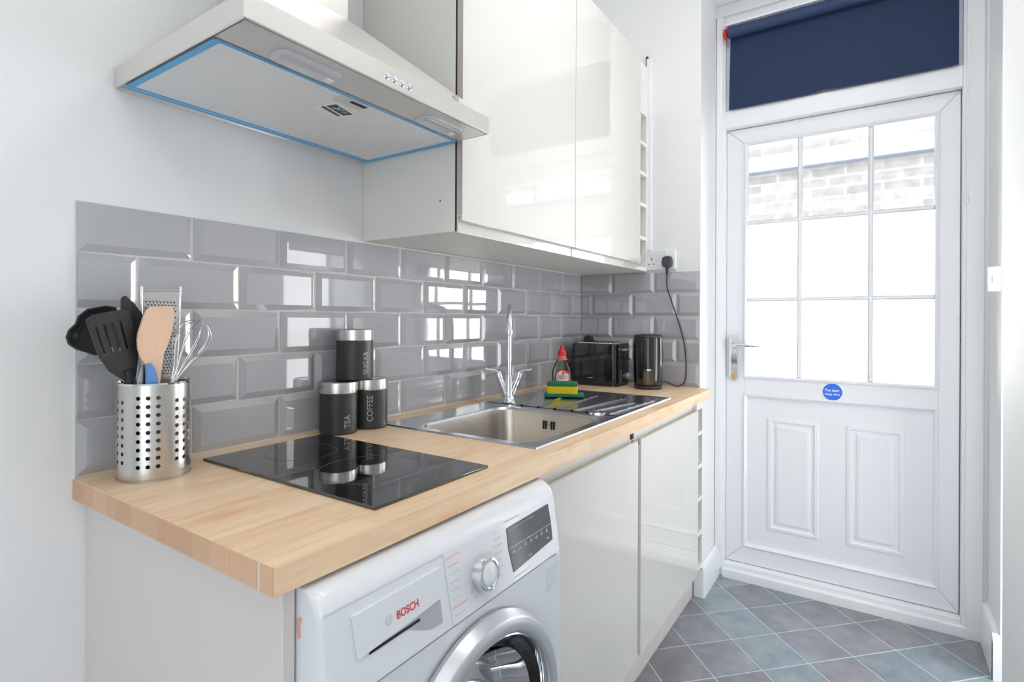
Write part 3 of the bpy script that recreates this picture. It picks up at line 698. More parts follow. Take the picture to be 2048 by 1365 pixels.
# ------------------------------------------------------------------ sink
t = thing('sink', 'stainless steel inset sink with bowl and ridged drainer', 'sink', (1.153, -0.31, 0.905))
def rrect(x0, x1, y0, y1, r, n=8):
    P = []
    for cx, cy, a0 in ((x1 - r, y1 - r, 0), (x0 + r, y1 - r, 90), (x0 + r, y0 + r, 180), (x1 - r, y0 + r, 270)):
        for k in range(n): a = math.radians(a0 + 90 * k / (n - 1)); P.append((cx + r * math.cos(a), cy + r * math.sin(a)))
    return P
def loft(bm, loops, cap_last=False):
    rows = [[bm.verts.new(p) for p in L_] for L_ in loops]
    for A, B_ in zip(rows, rows[1:]):
        n = len(A)
        for i in range(n): bm.faces.new((A[i], A[(i + 1) % n], B_[(i + 1) % n], B_[i]))
    if cap_last: bm.faces.new(rows[-1])
    return rows
zs = 0.9052
X0, X1, Y0, Y1 = 0.671, 1.636, -0.568, -0.062
bx0, bx1, by0, by1 = 0.705, 1.125, -0.532, -0.158
bm = NB()
# deck: heightfield grid for x > 1.125 (drainer) and frame around the bowl via loft in the left part
XM = 1.160
L0 = rrect(X0, XM, Y0, Y1, 0.0001)
def lp(P, z): return [(x, y, z) for x, y in P]
Lo = rrect(X0, XM, Y0, Y1, 0.002); Lo2 = rrect(X0 + 0.003, XM, Y0 + 0.003, Y1 - 0.003, 0.002); Lo3 = rrect(X0 + 0.012, XM, Y0 + 0.012, Y1 - 0.012, 0.004)
Li = rrect(bx0 - 0.006, bx1 + 0.006, by0 - 0.006, by1 + 0.006, 0.066); Lj = rrect(bx0, bx1, by0, by1, 0.062); Lk = rrect(bx0 + 0.004, bx1 - 0.004, by0 + 0.004, by1 - 0.004, 0.060)
loft(bm, [lp(Lo, zs), lp(Lo2, zs + 0.0035), lp(Lo3, zs + 0.0022), lp(Li, zs + 0.0018), lp(Lj, zs + 0.0004), lp(Lk, zs - 0.006)])
link('bowl_rim', bm, 'sink_steel', t, 40)
bm = NB()
Ll = rrect(bx0 + 0.004, bx1 - 0.004, by0 + 0.004, by1 - 0.004, 0.060); Lm = rrect(bx0 + 0.012, bx1 - 0.012, by0 + 0.012, by1 - 0.012, 0.058); Ln = rrect(bx0 + 0.022, bx1 - 0.022, by0 + 0.022, by1 - 0.022, 0.052); Lp = rrect(bx0 + 0.055, bx1 - 0.055, by0 + 0.055, by1 - 0.055, 0.04)
loft(bm, [lp(Ll, zs - 0.006), lp(Lm, zs - 0.130), lp(Ln, zs - 0.150), lp(Lp, zs - 0.160)], True)
bw = link('bowl', bm, 'bowl_steel', t, 50)
bm = NB(); lathe(bm, [(0.045, 0.004), (0.040, 0.005), (0.034, 0.001), (0.012, 0.000), (0, 0.0)], (0.915, -0.345, zs - 0.160), 'z', 32); link('waste', bm, 'chrome', bw)
bm = NB()
nx, ny = 96, 150
ridges = [((1.117, -0.225), (1.365, -0.150)), ((1.125, -0.282), (1.43, -0.225)), ((1.129, -0.340), (1.531, -0.318)), ((1.120, -0.398), (1.534, -0.435)), ((1.110, -0.446), (1.44, -0.500)), ((1.17, -0.522), (1.527, -0.540))]
def rid(x, y):
    h = 0
    for (xa, ya), (xb, yb) in ridges:
        u = (x - xa) / (xb - xa)
        if -0.03 < u < 1.03:
            yc = ya + (yb - ya) * u; d_ = abs(y - yc); k = min(1, (u + 0.03) * 16, (1.03 - u) * 16)
            h = max(h, 0.0058 * k * math.exp(-(d_ / 0.0050) ** 2))
    return h
def hgt(x, y):
    e = min(X1 - x, y - Y0, Y1 - y)
    rim = 0.0 if e < 0.0005 else (0.0035 if e < 0.004 else (0.0035 - (e - 0.004) / 0.010 * 0.0030 if e < 0.014 else 0.0005))
    if x < XM + 0.02: rim = max(rim, 0.0022 - max(0, (x - XM)) / 0.02 * 0.0017) if e > 0.012 else rim
    bowlin = 0
    return zs + rim + (rid(x, y) if e > 0.012 else 0)
gxs = [XM + (X1 - XM) * (k / nx) for k in range(nx + 1)]; gxs[-2] = X1 - 0.003
gys = [Y0, Y0 + 0.003] + [Y0 + 0.006 + (Y1 - Y0 - 0.012) * k / ny for k in range(ny + 1)] + [Y1 - 0.003, Y1]
vs = [[bm.verts.new((x, y, hgt(x, y))) for y in gys] for x in gxs]
for i in range(len(gxs) - 1):
    for j in range(len(gys) - 1): bm.faces.new((vs[i][j], vs[i + 1][j], vs[i + 1][j + 1], vs[i][j + 1]))
link('drainer', bm, 'sink_steel', t, 60)
for k, yy in enumerate((-0.322, -0.331, -0.351, -0.360)):
    bm = NB(); box(bm, bx1 - 0.0105, bx1 - 0.004, yy - 0.0022, yy + 0.0022, 0.850, 0.876, 0.001); link('overflow_slot', bm, 'dark', t, 0)
bm = NB(); lathe(bm, [(0, -0.0025), (0.0035, -0.002), (0.004, 0)], (bx1 - 0.0075, -0.341, 0.864), 'x', 14); link('screw', bm, 'chrome', t)
bm = NB(); lathe(bm, [(0.026, 0.0), (0.027, 0.003), (0.022, 0.008), (0.010, 0.010), (0, 0.0105)], (1.165, -0.485, zs - 0.0005), 'z', 28); lab(link('drainer_boss', bm, 'chrome', t), 'small domed chrome boss at the drainer corner')

# ------------------------------------------------------------------ mixer tap (turned towards the room)
ta = math.atan2(-1.2029 + 0.130, -0.3767 - 1.205)
t = thing('mixer_tap', 'chrome swan-neck mixer tap with two lever handles behind the sink bowl', 'tap', (1.205, -0.128, 0.9072), ta + PI / 2, local=True)
# local: -Y faces the room, X sideways
bm = NB(); lathe(bm, [(0, 0), (0.026, 0), (0.0265, 0.004), (0.023, 0.010), (0.018, 0.020), (0.0155, 0.040), (0.014, 0.070), (0.0125, 0.095), (0, 0.096)], (0, 0, 0), 'z', 36)
link('base', bm, 'chrome', t)
bm = NB(); pth = [(0, 0, 0.09), (0, 0, 0.16), (0, 0, 0.25), (0, -0.006, 0.292), (0, -0.028, 0.324), (0, -0.066, 0.333), (0, -0.104, 0.326), (0, -0.128, 0.298), (0, -0.137, 0.272), (0, -0.140, 0.252)]
tube(bm, smooth_path(pth, 6), 0.0095, 18); sp = link('spout', bm, 'chrome', t, 50)
bm = NB(); lathe(bm, [(0, -0.001), (0.0108, 0), (0.0125, 0.003), (0.0125, 0.016), (0.0105, 0.020), (0.0095, 0.022)], (0, -0.140, 0.238), 'z', 24); link('aerator', bm, 'chrome', sp)
for s in (-1, 1):
    bm = NB(); tube(bm, [(0.004 * s, 0, 0.012), (0.018 * s, 0, 0.050), (0.031 * s, 0, 0.082)], [0.0135, 0.0130, 0.0125], 20); vl = link('valve_arm', bm, 'chrome', t, 50)
    bm = NB(); tube(bm, [(0.0315 * s, 0, 0.084), (0.0375 * s, 0, 0.103)], [0.0135, 0.0125], 20); lv = link('lever_head', bm, 'chrome', t, 40)
    bm = NB(); tube(bm, [(0.034 * s, 0, 0.104), (0.050 * s, -0.004, 0.111), (0.083 * s, -0.012, 0.117)], [0.0052, 0.0048, 0.0045], 12); link('lever', bm, 'chrome', lv, 50)

# ------------------------------------------------------------------ washing machine
t = thing('washing_machine', 'white front-loading washing machine under the near end of the worktop', 'appliance', (0.326, -0.35, 0))
mx0, mx1 = 0.0415, 0.6165
def fy(z): return -0.655 - 0.15 * (0.79 - z)       # the sloping control fascia
bm = NB(); box(bm, mx0 + 0.004, mx1 - 0.002, -0.560, -0.03, 0.012, 0.850, 0.004); link('cabinet', bm, 'appliance', t)
# fascia: profile along x with rounded ends
def fascia(x0, x1, prof, r):
    bm = NB(); rows = []
    n = 7
    for k in range(2 * n):
        if k < n: a = PI / 2 * k / (n - 1); x = x0 + r * (1 - math.cos(PI / 2 - (PI / 2 - a)) ) if False else x0 + r * (1 - math.sin(a)); s = r * (1 - math.cos(a))
        else: a = PI / 2 * (2 * n - 1 - k) / (n - 1); x = x1 - r * (1 - math.sin(a)); s = r * (1 - math.cos(a))
        if k < n: x = x0 + r * (1 - math.cos(a)); s = r * (1 - math.sin(a))
        else: x = x1 - r * (1 - math.cos(a)); s = r * (1 - math.sin(a))
        rows.append([bm.verts.new((x, y + (s if y < -0.60 else 0), z)) for y, z in prof])
    for A, B_ in zip(rows, rows[1:]):
        for i in range(len(A) - 1): bm.faces.new((A[i], A[i + 1], B_[i + 1], B_[i]))
    bm.faces.new(rows[0]); bm.faces.new(rows[-1])
    return bm
prof = [(-0.559, 0.862), (-0.610, 0.862), (-0.626, 0.859), (-0.637, 0.852), (-0.644, 0.843), (fy(0.832), 0.832), (fy(0.7265), 0.7265), (-0.620, 0.7265), (-0.559, 0.7265)]
bm = fascia(mx0, mx1, prof, 0.016); link('control_fascia', bm, 'appliance', t, 35)
# lower front panel with the round door opening
dcx, dcz, YF = 0.331, 0.490, -0.663
bm = NB(); prof2 = [(-0.559, 0.7245), (YF + 0.012, 0.7245), (YF, 0.7235), (YF - 0.0015, 0.70)]
n = 64
circ = [(dcx + 0.192 * math.cos(2 * PI * k / n), dcz + 0.192 * math.sin(2 * PI * k / n)) for k in range(n)]
def sq(k):
    a = 2 * PI * k / n; c, s_ = math.cos(a), math.sin(a); hw = (0.5 * (mx1 - mx0)) - 0.010; hzt, hzb = 0.723 - dcz, dcz - 0.03
    tx = hw / abs(c) if abs(c) > 1e-6 else 1e9; tz = (hzt if s_ > 0 else hzb) / abs(s_) if abs(s_) > 1e-6 else 1e9
    q_ = min(tx, tz); return (dcx + (0.5 * (mx0 + mx1) - dcx) * 0 + c * q_, dcz + s_ * q_)
L1 = [(x, YF, z) for x, z in (sq(k) for k in range(n))]; L2 = [(x, YF, z) for x, z in circ]
cxm = 0.5 * (mx0 + mx1)
L0 = [(cxm + (x - cxm) * 1.035, YF + 0.016, min(z + 0.0005, 0.7245) if z > 0.6 else z - 0.005) for x, y, z in L1]; L00 = [(x, -0.555, z) for x, y, z in L0]
L3 = [(dcx + 0.170 * math.cos(2 * PI * k / n), -0.60, dcz + 0.170 * math.sin(2 * PI * k / n)) for k in range(n)]
loft(bm, [L00, L0, L1, L2, L3]); link('front_panel', bm, 'appliance', t, 35)
bm = NB(); lathe(bm, [(0.168, 0.0), (0.160, 0.10), (0.10, 0.11), (0, 0.11)], (dcx, -0.655, dcz), 'y', 48); link('drum_mouth', bm, 'dark', t, 40)
# door
bm = NB(); lathe(bm, [(0.219, 0.030), (0.221, 0.022), (0.2135, 0.004), (0.209, 0.0), (0.200, -0.0015), (0.191, 0.0), (0.187, 0.004), (0.186, 0.010)], (dcx, -0.697, dcz), 'y', 96); dr = link('door', bm, 'silver_plastic', t, 35)
bm = NB(); lathe(bm, [(0.1862, 0.008), (0.183, 0.007), (0.180, 0.012), (0.178, 0.022)], (dcx, -0.697, dcz), 'y', 96); link('inner_trim', bm, 'chrome', dr, 35)
bm = NB(); lathe(bm, [(0.1785, 0.0), (0.168, 0.010), (0.158, 0.016), (0.155, 0.020)], (dcx, -0.678, dcz), 'y', 96); link('shadow_ring', bm, 'black_gloss', dr, 35)  # black ring, shadow of the gap round the glass put into colour
bm = NB(); lathe(bm, [(0.157, 0.0), (0.150, 0.012), (0.135, 0.035), (0.118, 0.050), (0.108, 0.040), (0.095, 0.020), (0.06, 0.006), (0, 0.0)], (dcx, -0.668, dcz), 'y', 72); link('bowl_glass', bm, 'smoke', dr, 50)
bm = NB(); lathe(bm, [(0.150, 0.0), (0.12, 0.010), (0.06, 0.012), (0, 0.012)], (dcx, -0.600, dcz), 'y', 48); link('drum', bm, 'steel', t, 40)
# detergent drawer with scooped grip
def fq(x, z, off=0.0): return (x, fy(z) - off, z)
bm = NB()
def fplate(bm, P, off0, off1):
    a = [bm.verts.new(fq(x, z, off1)) for x, z in P]; b = [bm.verts.new(fq(x, z, off0)) for x, z in P]
    bm.faces.new(a); n = len(P)
    for i in range(n): bm.faces.new((a[i], a[(i + 1) % n], b[(i + 1) % n], b[i]))
    return bm
fplate(bm, [(0.044, 0.7285), (0.262, 0.7285), (0.2590, 0.8340), (0.0440, 0.8350)], -0.001, 0.0006)
dw = link('detergent_drawer', bm, 'appliance', t, 30)
bm = NB(); fplate(bm, [(0.0860, 0.768), (0.2445, 0.7790), (0.2490, 0.8090), (0.2500, 0.8215), (0.0825, 0.8215)], 0.0, 0.0040); link('drawer_face', bm, 'appliance', dw, 30)
bm = NB()
a = [fq(0.0900, 0.7665, 0.0012), fq(0.2445, 0.7790, 0.0012), fq(0.2445, 0.7430, 0.0012), fq(0.0900, 0.7430, 0.0012)]
fplate(bm, [(0.2185, 0.7735), (0.2445, 0.7790), (0.2445, 0.7430), (0.2185, 0.7445)], 0.0, 0.0014)
fplate(bm, [(0.1640, 0.7690), (0.2185, 0.7735), (0.2185, 0.7445), (0.2000, 0.7520)], 0.0, 0.0012)
link('grip_recess', bm, 'silver_plastic', dw, 0)
bm = NB(); fplate(bm, [(0.1056, 0.7672), (0.1986, 0.7690), (0.1990, 0.7655), (0.1056, 0.7685 - 0.004)], 0.0, 0.0022); link('grip_slot', bm, 'dark', dw, 0)
bm = NB()
for (xa, za, xb, zb, w_) in ((0.0425, 0.8358, 0.2605, 0.8346, 0.0006), (0.2605, 0.8346, 0.2665, 0.728, 0.0006), (0.0822, 0.8205, 0.0860, 0.7670, 0.0006)):
    dx, dz = xb - xa, zb - za; l = math.hypot(dx, dz); nx_, nz_ = -dz / l * w_, dx / l * w_
    fplate(bm, [(xa + nx_, za + nz_), (xb + nx_, zb + nz_), (xb - nx_, zb - nz_), (xa - nx_, za - nz_)], 0.0, 0.0009)
link('seam', bm, 'pale_print', dw, 0)
def ftext(s, xa, xb, za, zb, m, name, par, off=0.0045, bold=0.01):
    b2 = fit_text(s, xb - xa, zb - za, bold=bold); warp(b2, lambda x, y, z: fq((xa + xb) / 2 + x, (za + zb) / 2 + y, off)); return link(name, b2, m, par, 0, recalc=False)
ftext('BOSCH', 0.1548, 0.1967, 0.7870, 0.7980, 'red_print', 'lettering', dw, bold=0.02)
bm = NB()
c0 = (0.1400, 0.7925)
for r0, r1 in ((0.0056, 0.0066),):
    A = [(c0[0] + r1 * math.cos(2 * PI * k / 28), c0[1] + r1 * math.sin(2 * PI * k / 28)) for k in range(28)]; B_ = [(c0[0] + r0 * math.cos(2 * PI * k / 28), c0[1] + r0 * math.sin(2 * PI * k / 28)) for k in range(28)]
    va = [bm.verts.new(fq(x, z, 0.0045)) for x, z in A]; vb = [bm.verts.new(fq(x, z, 0.0045)) for x, z in B_]
    for k in range(28): bm.faces.new((va[k], va[(k + 1) % 28], vb[(k + 1) % 28], vb[k]))
fplate(bm, [(c0[0] - 0.0032, c0[1] - 0.0042), (c0[0] - 0.0020, c0[1] - 0.0048), (c0[0] - 0.0020, c0[1] + 0.0048), (c0[0] - 0.0032, c0[1] + 0.0042)], 0.004, 0.0046)
fplate(bm, [(c0[0] + 0.0020, c0[1] - 0.0048), (c0[0] + 0.0032, c0[1] - 0.0042), (c0[0] + 0.0032, c0[1] + 0.0042), (c0[0] + 0.0020, c0[1] + 0.0048)], 0.004, 0.0046)
fplate(bm, [(c0[0] - 0.002, c0[1] - 0.0006), (c0[0] + 0.002, c0[1] - 0.0006), (c0[0] + 0.002, c0[1] + 0.0006), (c0[0] - 0.002, c0[1] + 0.0006)], 0.004, 0.0046)
link('emblem', bm, 'pale_print', dw, 0, recalc=False)
# programme knob
kx, kz = 0.3495, 0.7755
def ktilt(bm):
    Rm = Matrix.Rotation(-math.atan(0.15), 4, 'X'); bmesh.ops.rotate(bm, verts=bm.verts, cent=(kx, fy(kz), kz), matrix=Rm); return bm
bm = NB(); lathe(bm, [(0.0275, 0.001), (0.0270, -0.014), (0.0255, -0.018), (0.0215, -0.0185), (0.0195, -0.0165)], (kx, fy(kz), kz), 'y', 56); ktilt(bm); kn = link('programme_knob', bm, 'chrome', t, 40)
bm = NB(); lathe(bm, [(0.0198, -0.0165), (0.018, -0.0180), (0.012, -0.0195), (0, -0.020)], (kx, fy(kz), kz), 'y', 40); ktilt(bm); lab(link('knob_face', bm, 'appliance', kn, 40), 'white knob face')
# display
bm = NB(); fplate(bm, [(0.4375, 0.7441), (0.5800, 0.7555), (0.5815, 0.7860), (0.5788, 0.8252), (0.4301, 0.8219), (0.4300, 0.7855)], 0.0, 0.0010); dp = link('display', bm, 'display', t, 0)
bm = NB(); fplate(bm, [(0.4302, 0.7868), (0.5810, 0.7870), (0.5810, 0.7858), (0.4302, 0.7853)], 0.0009, 0.0014)
for k in range(7):
    x = 0.440 + 0.0195 * k; fplate(bm, [(x, 0.776), (x + 0.009, 0.776), (x + 0.009, 0.7785), (x, 0.7785)], 0.0009, 0.0014); fplate(bm, [(x + 0.002, 0.7795), (x + 0.007, 0.7795), (x + 0.0045, 0.7835)], 0.0009, 0.0014)
fplate(bm, [(0.560, 0.762), (0.567, 0.762), (0.567, 0.765), (0.560, 0.765)], 0.0009, 0.0014); fplate(bm, [(0.490, 0.7535), (0.502, 0.7542), (0.502, 0.7565), (0.490, 0.756)], 0.0009, 0.0014)
fplate(bm, [(0.4375, 0.8172), (0.5200, 0.8190), (0.5200, 0.8180), (0.4375, 0.8163)], 0.0009, 0.0014)
lab(link('display_print', bm, 'grey_print', dp, 0), 'pale icons and line on the display')
bm = NB()
for z, l in ((0.8265, 0.034), (0.8135, 0.026), (0.7515, 0.034)): fplate(bm, [(0.266 + (0.826 - z) * 0.08, z - 0.0012), (0.266 + (0.826 - z) * 0.08 + l, z - 0.0012), (0.266 + (0.826 - z) * 0.08 + l, z + 0.0006), (0.266 + (0.826 - z) * 0.08, z + 0.0006)], 0.0, 0.0005)
link('red_programme_print', bm, 'pink_print', t, 0)['kind'] = 'stuff'
bm = NB()
for z, l in ((0.801, 0.028), (0.789, 0.024), (0.777, 0.022), (0.764, 0.020), (0.739, 0.026)): fplate(bm, [(0.269 + (0.80 - z) * 0.08, z - 0.0010), (0.269 + (0.80 - z) * 0.08 + l, z - 0.0010), (0.269 + (0.80 - z) * 0.08 + l, z + 0.0006), (0.269 + (0.80 - z) * 0.08, z + 0.0006)], 0.0, 0.0004)
for z, l in ((0.826, 0.016), (0.815, 0.024), (0.803, 0.024), (0.791, 0.022), (0.779, 0.014), (0.766, 0.024), (0.753, 0.014)): fplate(bm, [(0.390, z - 0.0010), (0.390 + l, z - 0.0010), (0.390 + l, z + 0.0006), (0.390, z + 0.0006)], 0.0, 0.0004)
fplate(bm, [(0.4294, 0.8325), (0.4753, 0.8325), (0.4753, 0.8345), (0.4294, 0.8345)], 0.0, 0.0004); fplate(bm, [(0.436, 0.7335), (0.481, 0.7335), (0.481, 0.7350), (0.436, 0.7350)], 0.0, 0.0004)
for a in (-150, -125, -55, -30): x, z = kx + 0.036 * math.cos(math.radians(a)), kz + 0.036 * math.sin(math.radians(a)); fplate(bm, [(x - 0.002, z - 0.002), (x + 0.002, z - 0.002), (x + 0.002, z + 0.002), (x - 0.002, z + 0.002)], 0.0, 0.0004)
link('programme_print', bm, 'pale_print', t, 0)['kind'] = 'stuff'
bm = NB()
for k in range(10):
    z = 0.7060 - 0.0052 * k; l = (0.050, 0.052, 0.046, 0.052, 0.050, 0.034, 0.044, 0.040, 0.030, 0.020)[k]
    box(bm, 0.550, 0.550 + l, YF - 0.0006, YF - 0.0001, z - 0.0011, z + 0.0006)
link('rating_print', bm, 'pale_print', t, 0)['kind'] = 'stuff'
bm = NB(); P = [(-0.605, 0.826), (-0.599, 0.820), (-0.600, 0.806), (-0.603, 0.796), (-0.608, 0.800), (-0.607, 0.814), (-0.611, 0.824)]
prism(bm, P, 'x', mx0 + 0.0015, mx0 - 0.0004); lab(link('side_sticker', bm, mat('faded_sticker', (222, 176, 160), 0.6), t, 0), 'torn pale orange sticker remnant')

# ------------------------------------------------------------------ storage canisters
def canister(label, cx, cy, z, word, ang, zc, length, cap):
    t = thing('canister', label, 'canister', (cx, cy, z), 0, 'black kitchen canisters'); r = 0.0468
    bm = NB(); lathe(bm, [(0, 0), (r - 0.004, 0), (r - 0.001, 0.0015), (r, 0.005), (r, 0.100), (r - 0.001, 0.1035), (0, 0.1035)], (cx, cy, z), 'z', 64); bd = link('body', bm, 'matt_black', t, 40)
    bm = NB(); lathe(bm, [(0, 0.1030), (r + 0.0004, 0.1030), (r + 0.0012, 0.1045), (r + 0.0012, 0.126), (r + 0.0008, 0.1300), (r - 0.002, 0.1320), (r - 0.0045, 0.1305), (0, 0.1300)], (cx, cy, z), 'z', 64); lab(link('lid', bm, 'steel', t, 40), 'brushed steel lid')
    b2 = fit_text(word, length, cap, bold=-0.004)
    # lettering runs up the side of the tin
    def f(x, y, zz):
        a = math.radians(ang) - y / r * -1.0 * -1.0
        return (cx + (r + 0.0004) * math.cos(a), cy + (r + 0.0004) * math.sin(a), zc + x)
    warp(b2, f); link('lettering', b2, 'grey_print', t, 0, recalc=False)
    return t
canister('black tea canister with steel lid, bottom left of the stack of three', 0.539, -0.0521, 0.9054, 'TEA', 258, 0.9385, 0.032, 0.0150)
canister('black coffee canister with steel lid, bottom right of the stack of three', 0.6365, -0.0590, 0.9054, 'COFFEE', 229, 0.9610, 0.068, 0.0150)
canister('black sugar canister with steel lid resting on the tea and coffee canisters', 0.5870, -0.0560, 1.0376, 'SUGAR', 266, 1.0830, 0.058, 0.0150)

# ------------------------------------------------------------------ utensil holder and utensils
hc = (0.0975, -0.081); HR = 0.0590; HZ0, HZ1 = 0.9054, 1.0800
t = thing('utensil_holder', 'perforated stainless steel utensil pot on the near end of worktop', 'utensil holder', (hc[0], hc[1], HZ0))
pitch = 14.2; ncol = 25; dcol = 360 / ncol; dz = 0.01525
bm = NB()
holes = set(); start = -137.6
for gidx, (c0_, nrow, rows0) in enumerate(((0, 3, 0), (4, 3, 1), (8, 3, 0), (12, 3, 1), (16, 3, 0), (20, 3, 1))):
    for c in range(3):
        for r_ in range(9 if rows0 == 0 else 8): holes.add(((c0_ + c) % ncol, r_, rows0))
rowsz = {0: [1.0545 - dz * k for k in range(9)], 1: [1.0468 - dz * k for k in range(8)]}
nC = 24; dcol = 360 / nC
def hp_(a, z, rr=HR): return (hc[0] + rr * math.cos(a), hc[1] + rr * math.sin(a), z)
mode = {}
for gi in range(6):
    for c in range(3): mode[(gi * 4 + c) % nC] = gi % 2
hw = math.radians(dcol) / 2
vc = {}
def V(a, z):
    k = (round(math.degrees(a) % 360, 3) % 360, round(z, 5))
    if k not in vc: vc[k] = bm.verts.new(hp_(a, z))
    return vc[k]
zt = 1.0545 + dz / 2; zgrid0 = [zt - dz / 2 * k for k in range(0, 19)]      # half-pitch rows, shared by both modes
for c in range(nC):
    ac = math.radians(-137.6 + dcol * c + 0.0)
    aL, aM, aR = ac - hw, ac, ac + hw
    zl = [HZ1] + zgrid0 + [HZ0]
    m_ = mode.get(c)
    used = set()
    if m_ is not None:
        rng = [(1 + 2 * k, 3 + 2 * k) for k in range(9)] if m_ == 0 else [(2 + 2 * k, 4 + 2 * k) for k in range(8)]
        for (ia, ib) in rng:
            za, zb = zl[ia], zl[ib]; zm = zl[ia + 1]; used.update((ia, ia + 1))
            outer = [V(aL, zb), V(aM, zb), V(aR, zb), V(aR, zm), V(aR, za), V(aM, za), V(aL, za), V(aL, zm)]
            rz = 0.0038; ra = rz / HR
            inner = [bm.verts.new(hp_(ac + ra * math.cos(q), zm + rz * math.sin(q))) for q in [math.radians(v) for v in (225, 270, 315, 0, 45, 90, 135, 180)]]
            for k in range(8): bm.faces.new((outer[k], outer[(k + 1) % 8], inner[(k + 1) % 8], inner[k]))
    for k in range(len(zl) - 1):
        if k in used: continue
        for x0_, x1_ in ((aL, aM), (aM, aR)): bm.faces.new((V(x0_, zl[k + 1]), V(x1_, zl[k + 1]), V(x1_, zl[k]), V(x0_, zl[k])))
bmesh.ops.recalc_face_normals(bm, faces=bm.faces)
gi_ = bmesh.ops.solidify(bm, geom=list(bm.faces), thickness=0.0008)
link('body', bm, 'steel', t, 40)
bm = NB(); lathe(bm, [(HR + 0.0008, HZ1 - 0.003), (HR + 0.0014, HZ1), (HR - 0.001, HZ1 + 0.0006), (HR - 0.0018, HZ1 - 0.003)], (hc[0], hc[1], 0), 'z', 64); link('rim', bm, 'chrome', t, 60)
bm = NB(); lathe(bm, [(HR + 0.0006, 0.004), (HR - 0.001, 0.0), (0, 0.0), (0, 0.0015), (HR - 0.002, 0.0015)], (hc[0], hc[1], HZ0), 'z', 64); link('base', bm, 'steel', t, 60)

def plate_y(P, y, th, bev=0.001): bm = NB(); prism(bm, P, 'y', y - th / 2, y + th / 2, bev, 2); return bm
# slotted turner
t = thing('slotted_turner', 'black slotted nylon turner at the front of the utensil pot', 'utensil', (0.060, -0.10, 0.910))
def rowpoly(Lz):   # stack of (z, x0, x1) bands
    return [(a, z) for z, a, b in Lz] + [(b, z) for z, a, b in reversed(Lz)]
# blade as a grid of bands so that the slots are real gaps; built in blade coordinates (u across, v along)
ex, ez = Vector((0.405, 0, -0.0)), None
org2 = Vector((0.0440, -0.100, 1.100)); vdir = Vector((-0.26, -0.02, 0.965)).normalized(); udir = Vector((0.965, 0.10, 0.26)).normalized(); nd = udir.cross(vdir)
def bl(u, v, w): return org2 + udir * u + vdir * v + nd * w
bm = NB()
def slab(P, th=0.0022):
    a = [bm.verts.new(bl(u, v, th / 2)) for u, v in P]; b = [bm.verts.new(bl(u, v, -th / 2)) for u, v in P]
    bm.faces.new(a); bm.faces.new(list(reversed(b))); n = len(P)
    for i in range(n): bm.faces.new((a[i], b[i], b[(i + 1) % n], a[(i + 1) % n]))
slab([(-0.008, -0.012), (0.012, -0.012), (0.022, 0.012), (0.030, 0.040), (-0.034, 0.040), (-0.026, 0.012)])
bars = [(-0.034, -0.0255), (-0.0215, -0.0135), (-0.0095, -0.0015), (0.0025, 0.0105), (0.0145, 0.030)]
for a, b in bars: slab([(a, 0.040), (b, 0.040), (b * 1.06, 0.092), (a * 1.06, 0.092)])
slab([(-0.0362, 0.092), (0.0320, 0.092), (0.0325, 0.104), (0.022, 0.110), (-0.024, 0.112), (-0.0355, 0.106)])
link('blade', bm, 'black_nylon', t, 30)
bm = NB(); tube(bm, [bl(0.002, 0.004, 0.001), (0.0525, -0.098, 1.075), (0.068, -0.086, 0.985), (0.086, -0.070, 0.912)], [0.0065, 0.0055, 0.0045, 0.0045], 12); link('handle', bm, 'black_nylon', t)
# black serving spoon leaning far left
t = thing('serving_spoon', 'large black nylon serving spoon leaning left out of the utensil pot', 'utensil', (0.07, -0.06, 0.910))
P = [(-0.0276, 1.1632), (-0.0240, 1.1760), (-0.0147, 1.1868), (-0.0105, 1.2005), (0.0028, 1.2130), (0.0300, 1.2192), (0.0460, 1.2170), (0.0560, 1.1950), (0.0575, 1.1700), (0.0540, 1.1430), (0.0400, 1.1310), (0.0150, 1.1300), (-0.0140, 1.1420), (-0.0243, 1.1512)]
bm = NB(); ce = Vector((0.017, -0.046, 1.172)); rows = []
for s_, dy in ((1.0, 0.0), (0.96, -0.003), (0.72, 0.004), (0.4, 0.010)): rows.append([bm.verts.new((ce.x + (x - ce.x) * s_, -0.048 + dy, ce.z + (z - ce.z) * s_)) for x, z in P])
for A, B_ in zip(rows, rows[1:]):
    for i in range(len(P)): bm.faces.new((A[i], A[(i + 1) % len(P)], B_[(i + 1) % len(P)], B_[i]))
bm.faces.new(rows[-1]); bk = [bm.verts.new((ce.x + (x - ce.x) * 0.4, -0.034, ce.z + (z - ce.z) * 0.4)) for x, z in P]; bk0 = [bm.verts.new((x, -0.0465, z)) for x, z in P]
for i in range(len(P)): j = (i + 1) % len(P); bm.faces.new((rows[0][i], rows[0][j], bk0[j], bk0[i])); bm.faces.new((bk0[i], bk0[j], bk[j], bk[i]))
bm.faces.new(bk); link('bowl', bm, 'black_nylon', t, 50)
bm = NB(); tube(bm, [(0.036, -0.045, 1.142), (0.0575, -0.056, 1.08), (0.076, -0.062, 1.0), (0.096, -0.070, 0.912)], [0.007, 0.005, 0.0045, 0.0045], 12); link('handle', bm, 'steel', t)
